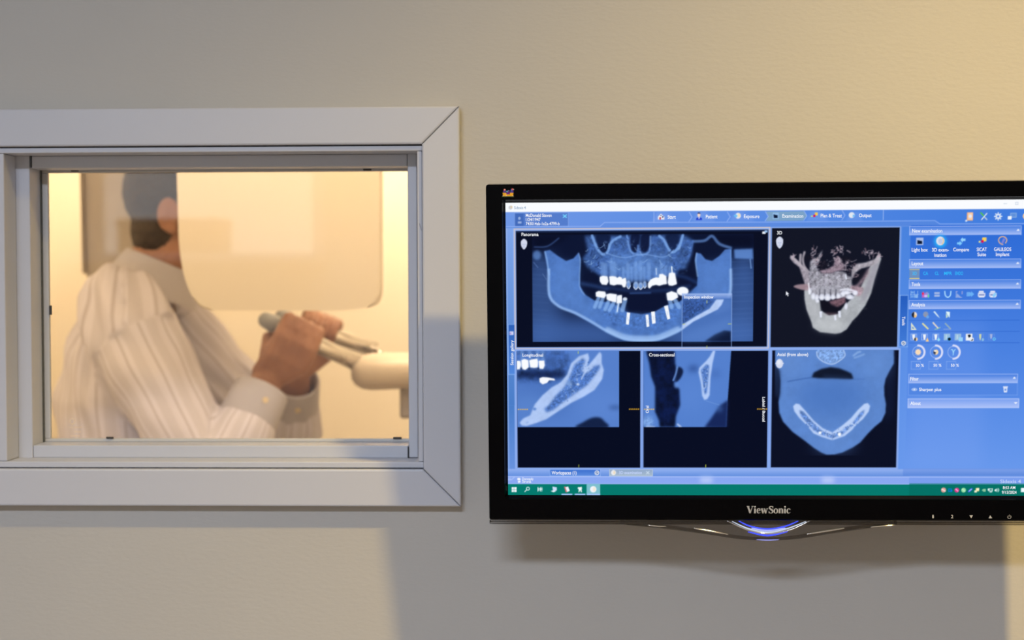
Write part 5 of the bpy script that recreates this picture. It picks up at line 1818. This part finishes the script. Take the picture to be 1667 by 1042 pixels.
line([(720, 628), (690, 612)], 2.4, (190, 212, 248), .9, .6); line([(340, 625), (360, 640)], 3, (92, 134, 204), .9, .6); line([(545, 684), (545, 740)], 1.4, (60, 96, 166), .4, .5)
ell(450, 685, 11, 11, (252, 254, 255), 1, .8); ell(600, 697, 13, 14, (252, 254, 255), 1, .8)
clip_to(None)
ZS[0] = None
ell(1269, 592, 5.8, 7.6, (214, 220, 240), 1, .4); rect(1262.4, 590.8, 1276, 592.4, (214, 220, 240)); ell(1268, 589.6, 3, 4, (238, 242, 252), .7, 1)

# ---- bottom bars -----------------------------------------------------
rect(822, 763.6, 1700, 775.4, (146, 176, 240), (98, 142, 222)); rect(1470, 762.6, 1700, 774.6, (110, 148, 228), (84, 130, 216), a=.6)
rect(895, 764.4, 977.4, 775.2, (58, 110, 204), (94, 142, 224)); border(895, 764.2, 977.6, 775.4, (160, 190, 246), .7)
ell(971.8, 769.8, 3.9, 3.9, (225, 230, 242)); ell(971.8, 769.8, 2.5, 2.5, (95, 125, 190)); line([(970, 771), (973.6, 768.4)], 1.1, (240, 236, 220))
rect(992, 764.2, 1062.6, 775, (142, 166, 202), (168, 188, 206)); border(992, 764.2, 1062.6, 775, (196, 210, 222), .7); ell(998.8, 769.5, 4, 4.2, (232, 234, 240)); ell(1000, 769.5, 1.6, 3, (238, 220, 190))
line([(1052.4, 767.6), (1056.6, 771.6)], 1.3, (205, 222, 240)); line([(1056.6, 767.6), (1052.4, 771.6)], 1.3, (205, 222, 240))
rect(822, 775.4, 1700, 788, (138, 168, 242)); rect(1480, 774.4, 1700, 787, (112, 152, 236), a=.6); rect(822, 775.4, 1700, 776.6, (176, 198, 250)); rect(822, 786.8, 1700, 788, (160, 186, 248))
for x in (1148, 1346):
    rect(x - 8, 776.6, x + 12, 786.8, (195, 210, 252), a=.8, blur=4)
line([(824, 781.4), (833, 781), (838, 776.4)], 1.0, (180, 202, 250)); rect(824, 778, 832, 782, (170, 194, 250), a=.5)
fill([(842, 778.4), (846, 778), (848, 780.5), (846, 782), (842.4, 781.6)], (245, 248, 255)); fill([(843, 783), (847.4, 782.6), (847, 785.6), (843.4, 786.2)], (245, 248, 255))
rect(820, 788, 1700, 812, (2, 122, 110)); rect(1480, 787, 1700, 812, (0, 108, 96), a=.6)
rect(955, 788, 977, 812, (126, 192, 206))
for (a, b) in ((914, 931.6), (935.6, 953), (955.4, 977)):
    rect(a, 803.8, b, 806.2, (160, 196, 250))
for (a, b) in ((0, 0), (4.2, 0), (0, 4.1), (4.2, 4.1)):
    rect(833 + a, 793.2 + b, 836.8 + a, 796.9 + b, (245, 250, 255))
ell(859.4, 795.6, 3, 3, (245, 250, 255)); ell(859.4, 795.6, 1.9, 1.9, (2, 122, 110)); line([(857.2, 797.6), (854.4, 800.4)], 1.3, (245, 250, 255))
border(875.4, 795, 880, 798.2, (245, 250, 255), 1.0); rect(875.2, 793, 876.4, 800.2, (245, 250, 255)); rect(879.2, 793, 880.4, 800.2, (245, 250, 255)); rect(881.6, 793, 882.6, 800.2, (235, 245, 250)); rect(880.6, 795.4, 883, 797, (245, 250, 255))
fill([(899.4, 792.2), (906.4, 793.6), (906.4, 798.6), (901.6, 799.8), (899.6, 796.4)], (205, 222, 250)); fill([(896.4, 799.4), (901, 798.2), (905.4, 799.6), (901.2, 801.4)], (240, 246, 255))
fill([(918.4, 792.4), (920.6, 792.2), (923.4, 801), (921.2, 801.6)], (225, 110, 120)); fill([(920.4, 793.4), (924.6, 792), (927.6, 799.2), (923.4, 801)], (240, 244, 252))
fill([(940.8, 793), (943.6, 793.4), (946.8, 792.6), (947.4, 795.4), (946.6, 798), (947.4, 801.4), (945.8, 801.4), (944.4, 798), (943, 801.4), (941.8, 801.4), (942.2, 797), (940.6, 795.4)], (245, 250, 252))
ell(965.8, 796.6, 5.2, 5.2, (240, 244, 250)); ell(967.4, 796.6, 2, 3.6, (244, 230, 205), .8)
ell(1536, 797.8, 4, 4, (225, 160, 150)); line([(1533.6, 796.6), (1538.6, 799.4)], 1.6, (250, 240, 235)); border(1544, 795.4, 1549, 800.6, (10, 120, 225), 1.1); rect(1547.4, 797.6, 1550.2, 800.4, (10, 120, 225))
ell(1557.6, 798, 3.7, 3.7, (230, 50, 140)); line([(1556, 796.4), (1559.4, 799.6)], 1.3, (250, 225, 240)); ell(1568.6, 798, 3.8, 3.8, (150, 225, 165)); line([(1566.8, 796.4), (1570.4, 799.6)], 1.2, (210, 245, 215))
line([(1577.4, 800), (1581.6, 796.2)], 3.4, (50, 90, 225)); line([(1577.8, 799.4), (1581.4, 796.6)], 1.4, (195, 210, 250)); rect(1588.4, 794.6, 1594, 799.8, (245, 220, 130)); rect(1590, 794.8, 1594, 798.2, (252, 245, 225)); rect(1586.2, 798.4, 1590.4, 801.8, (240, 235, 205))
fill([(1598, 798), (1601, 796), (1604.6, 796), (1604.6, 800.4), (1601, 800.4)], (140, 200, 160)); border(1609.6, 795.4, 1616, 799.8, (240, 248, 250), 1.1); rect(1608, 795.4, 1610.6, 798.6, (240, 248, 250)); rect(1611, 800.4, 1615, 801.6, (240, 248, 250))
fill([(1619.2, 796.8), (1620.6, 796.8), (1622.4, 795), (1622.4, 801), (1620.6, 799.4), (1619.2, 799.4)], (240, 248, 250))
for r in (1.6, 3.2):
    line([(1622.8 + r * math.cos(math.radians(a)), 798 + r * 1.1 * math.sin(math.radians(a))) for a in range(-55, 56, 22)], .9, (235, 246, 248))
rect(1662, 794.4, 1672, 801.2, (242, 248, 255))

# write the picture's colours to the panel mesh
cv = np.clip(gblur(cv, .45), 0, 1)
lin = np.where(cv <= .04045, cv / 12.92, ((cv + .055) / 1.055) ** 2.4)
X, Z = np.meshgrid(np.linspace(-SW / 2, SW / 2, GW), np.linspace(SH / 2, -SH / 2, GH))
co = np.stack([X, np.zeros_like(X), Z], -1).reshape(-1, 3)
ii = np.arange(GW * GH).reshape(GH, GW)
fc = np.stack([ii[1:, :-1], ii[1:, 1:], ii[:-1, 1:], ii[:-1, :-1]], -1).reshape(-1, 4)
sme2 = bpy.data.meshes.new('screen')
sme2.vertices.add(len(co))
sme2.vertices.foreach_set('co', co.reshape(-1))
sme2.loops.add(fc.size)
sme2.loops.foreach_set('vertex_index', fc.reshape(-1).astype(np.int32))
sme2.polygons.add(len(fc))
sme2.polygons.foreach_set('loop_start', np.arange(0, fc.size, 4, dtype=np.int32))
sme2.update(calc_edges=True)
ca = sme2.color_attributes.new('picture', 'FLOAT_COLOR', 'POINT')
ca.data.foreach_set('color', np.concatenate([lin.reshape(-1, 3), np.ones((len(co), 1))], 1).astype(np.float32).reshape(-1))

m, nt, p = mat_new('lit_display')
a_ = nt.nodes.new('ShaderNodeVertexColor')
a_.layer_name = 'picture'
nt.links.new(a_.outputs[0], p.inputs['Emission Color'])
p.inputs['Emission Strength'].default_value = 1.0
p.inputs['Base Color'].default_value = (.001, .001, .001, 1)
p.inputs['Roughness'].default_value = .45
p.inputs['Specular IOR Level'].default_value = .01
screen = mobj('screen', sme2, m)

# ---- lettering on the display ---------------------------------------
tx_w = emission('display_white', srgb((246, 249, 255)), 1.0)
tx_c = emission('display_cyan', srgb((50, 190, 255)), 1.0)
tx_g = emission('display_grey', srgb((135, 165, 195)), 1.0)
tx_l = emission('display_pale', srgb((196, 212, 252)), 1.0)
TY = -.00025
for (s, a, b, base, cap, mm) in (
        ('Sidexis 4', 837, 856, 340.4, 4.6, tx_g), ('McDonald Steven', 856, 898, 353, 5.0, tx_w), ('1/24/1947', 856, 880, 359.8, 4.9, tx_w), ('743014ab-1e2a-4799-b', 856, 911, 366.6, 4.9, tx_w),
        ('Start', 1087, 1100, 356, 5.6, tx_w), ('Patient', 1149, 1168, 355.4, 5.6, tx_w), ('Exposure', 1211, 1236.2, 355, 5.6, tx_w), ('Examination', 1273.6, 1307.6, 354.4, 5.6, tx_w), ('Plan & Treat', 1336, 1370.6, 353.8, 5.6, tx_w), ('Output', 1398.2, 1418.8, 353.4, 5.6, tx_w),
        ('Panorama', 849, 876.6, 384.2, 5.2, tx_w), ('3D', 1265, 1273.2, 381.6, 5.2, tx_w), ('Longitudinal', 850.6, 884, 580.6, 5.0, tx_w), ('Cross-sectional', 1056.6, 1098, 580.2, 5.2, tx_w), ('Axial (from above)', 1265.2, 1315.6, 579.6, 5.2, tx_w), ('Inspection window', 1114.2, 1161.4, 486.0, 5.0, tx_w),
        ('New examination', 1485, 1534, 378.6, 5.8, tx_w), ('Light box', 1484.2, 1510.4, 409.4, 5.6, tx_w), ('3D exam-', 1517.2, 1544.6, 409.4, 5.6, tx_w), ('ination', 1521, 1540.6, 418, 5.6, tx_w), ('Compare', 1551.8, 1577.4, 409, 5.6, tx_w), ('SICAT', 1590.2, 1606.4, 408.8, 5.6, tx_w), ('Suite', 1591.2, 1605.2, 417, 5.6, tx_w), ('GALILEOS', 1618.2, 1646.2, 408.6, 5.6, tx_w), ('Implant', 1621.2, 1643.2, 416.8, 5.6, tx_w),
        ('Layout', 1484.2, 1503, 431.8, 5.8, tx_w), ('3D', 1485.2, 1492.4, 447.8, 5.2, tx_c), ('CA', 1503, 1510.8, 447.6, 5.2, tx_c), ('CL', 1522, 1528.2, 447.6, 5.2, tx_c), ('MPR', 1537, 1549.6, 447.6, 5.2, tx_c), ('ENDO', 1555, 1567.8, 447.6, 5.2, tx_c),
        ('Tools', 1484, 1498, 465.6, 5.6, tx_w), ('Analysis', 1483.4, 1505.8, 498.8, 5.6, tx_w), ('50', 1491, 1496.8, 597.2, 4.6, tx_w), ('%', 1499.6, 1504, 597.2, 4.6, tx_w), ('50', 1519.6, 1525.4, 597, 4.6, tx_w), ('%', 1528.2, 1532.6, 597, 4.6, tx_w), ('50', 1548, 1553.8, 597, 4.6, tx_w), ('%', 1556.6, 1561, 597, 4.6, tx_w),
        ('Filter', 1482, 1495.4, 619.4, 5.4, tx_w), ('Sharpen plus', 1496.2, 1532.4, 636.8, 5.2, tx_w), ('About', 1482, 1498.8, 659.2, 5.4, tx_w),
        ('Workspaces (1)', 898, 938.6, 772.4, 5.4, tx_w), ('3D examination', 1007.6, 1044.8, 772, 5.0, tx_l), ('Dentsply', 850, 868.6, 781.6, 4.0, tx_w), ('Sirona', 850, 864.6, 786.0, 4.0, tx_w), ('Sidexis 4', 1628.4, 1662, 786.6, 5.6, tx_l), ('8:53 AM', 1632.6, 1652.8, 796.2, 4.6, tx_w), ('9/13/2024', 1631, 1654.8, 803.8, 4.6, tx_w)):
    caption('caption', s, a, b, base, cap, mm, TY, screen)
caption('caption', 'Tools', 515.4, 530, 1468.6, 4.8, tx_w, TY, screen, 1)
caption('caption', 'Session gallery', 594.4, 554, 835.8, 4.8, tx_w, TY, screen, -1)
caption('caption', 'Oral', 672.4, 660.6, 1056, 4.6, tx_w, TY, screen, -1)
caption('caption', 'Labial / Buccal', 646.6, 686.4, 1241.2, 4.4, tx_w, TY, screen, 1)
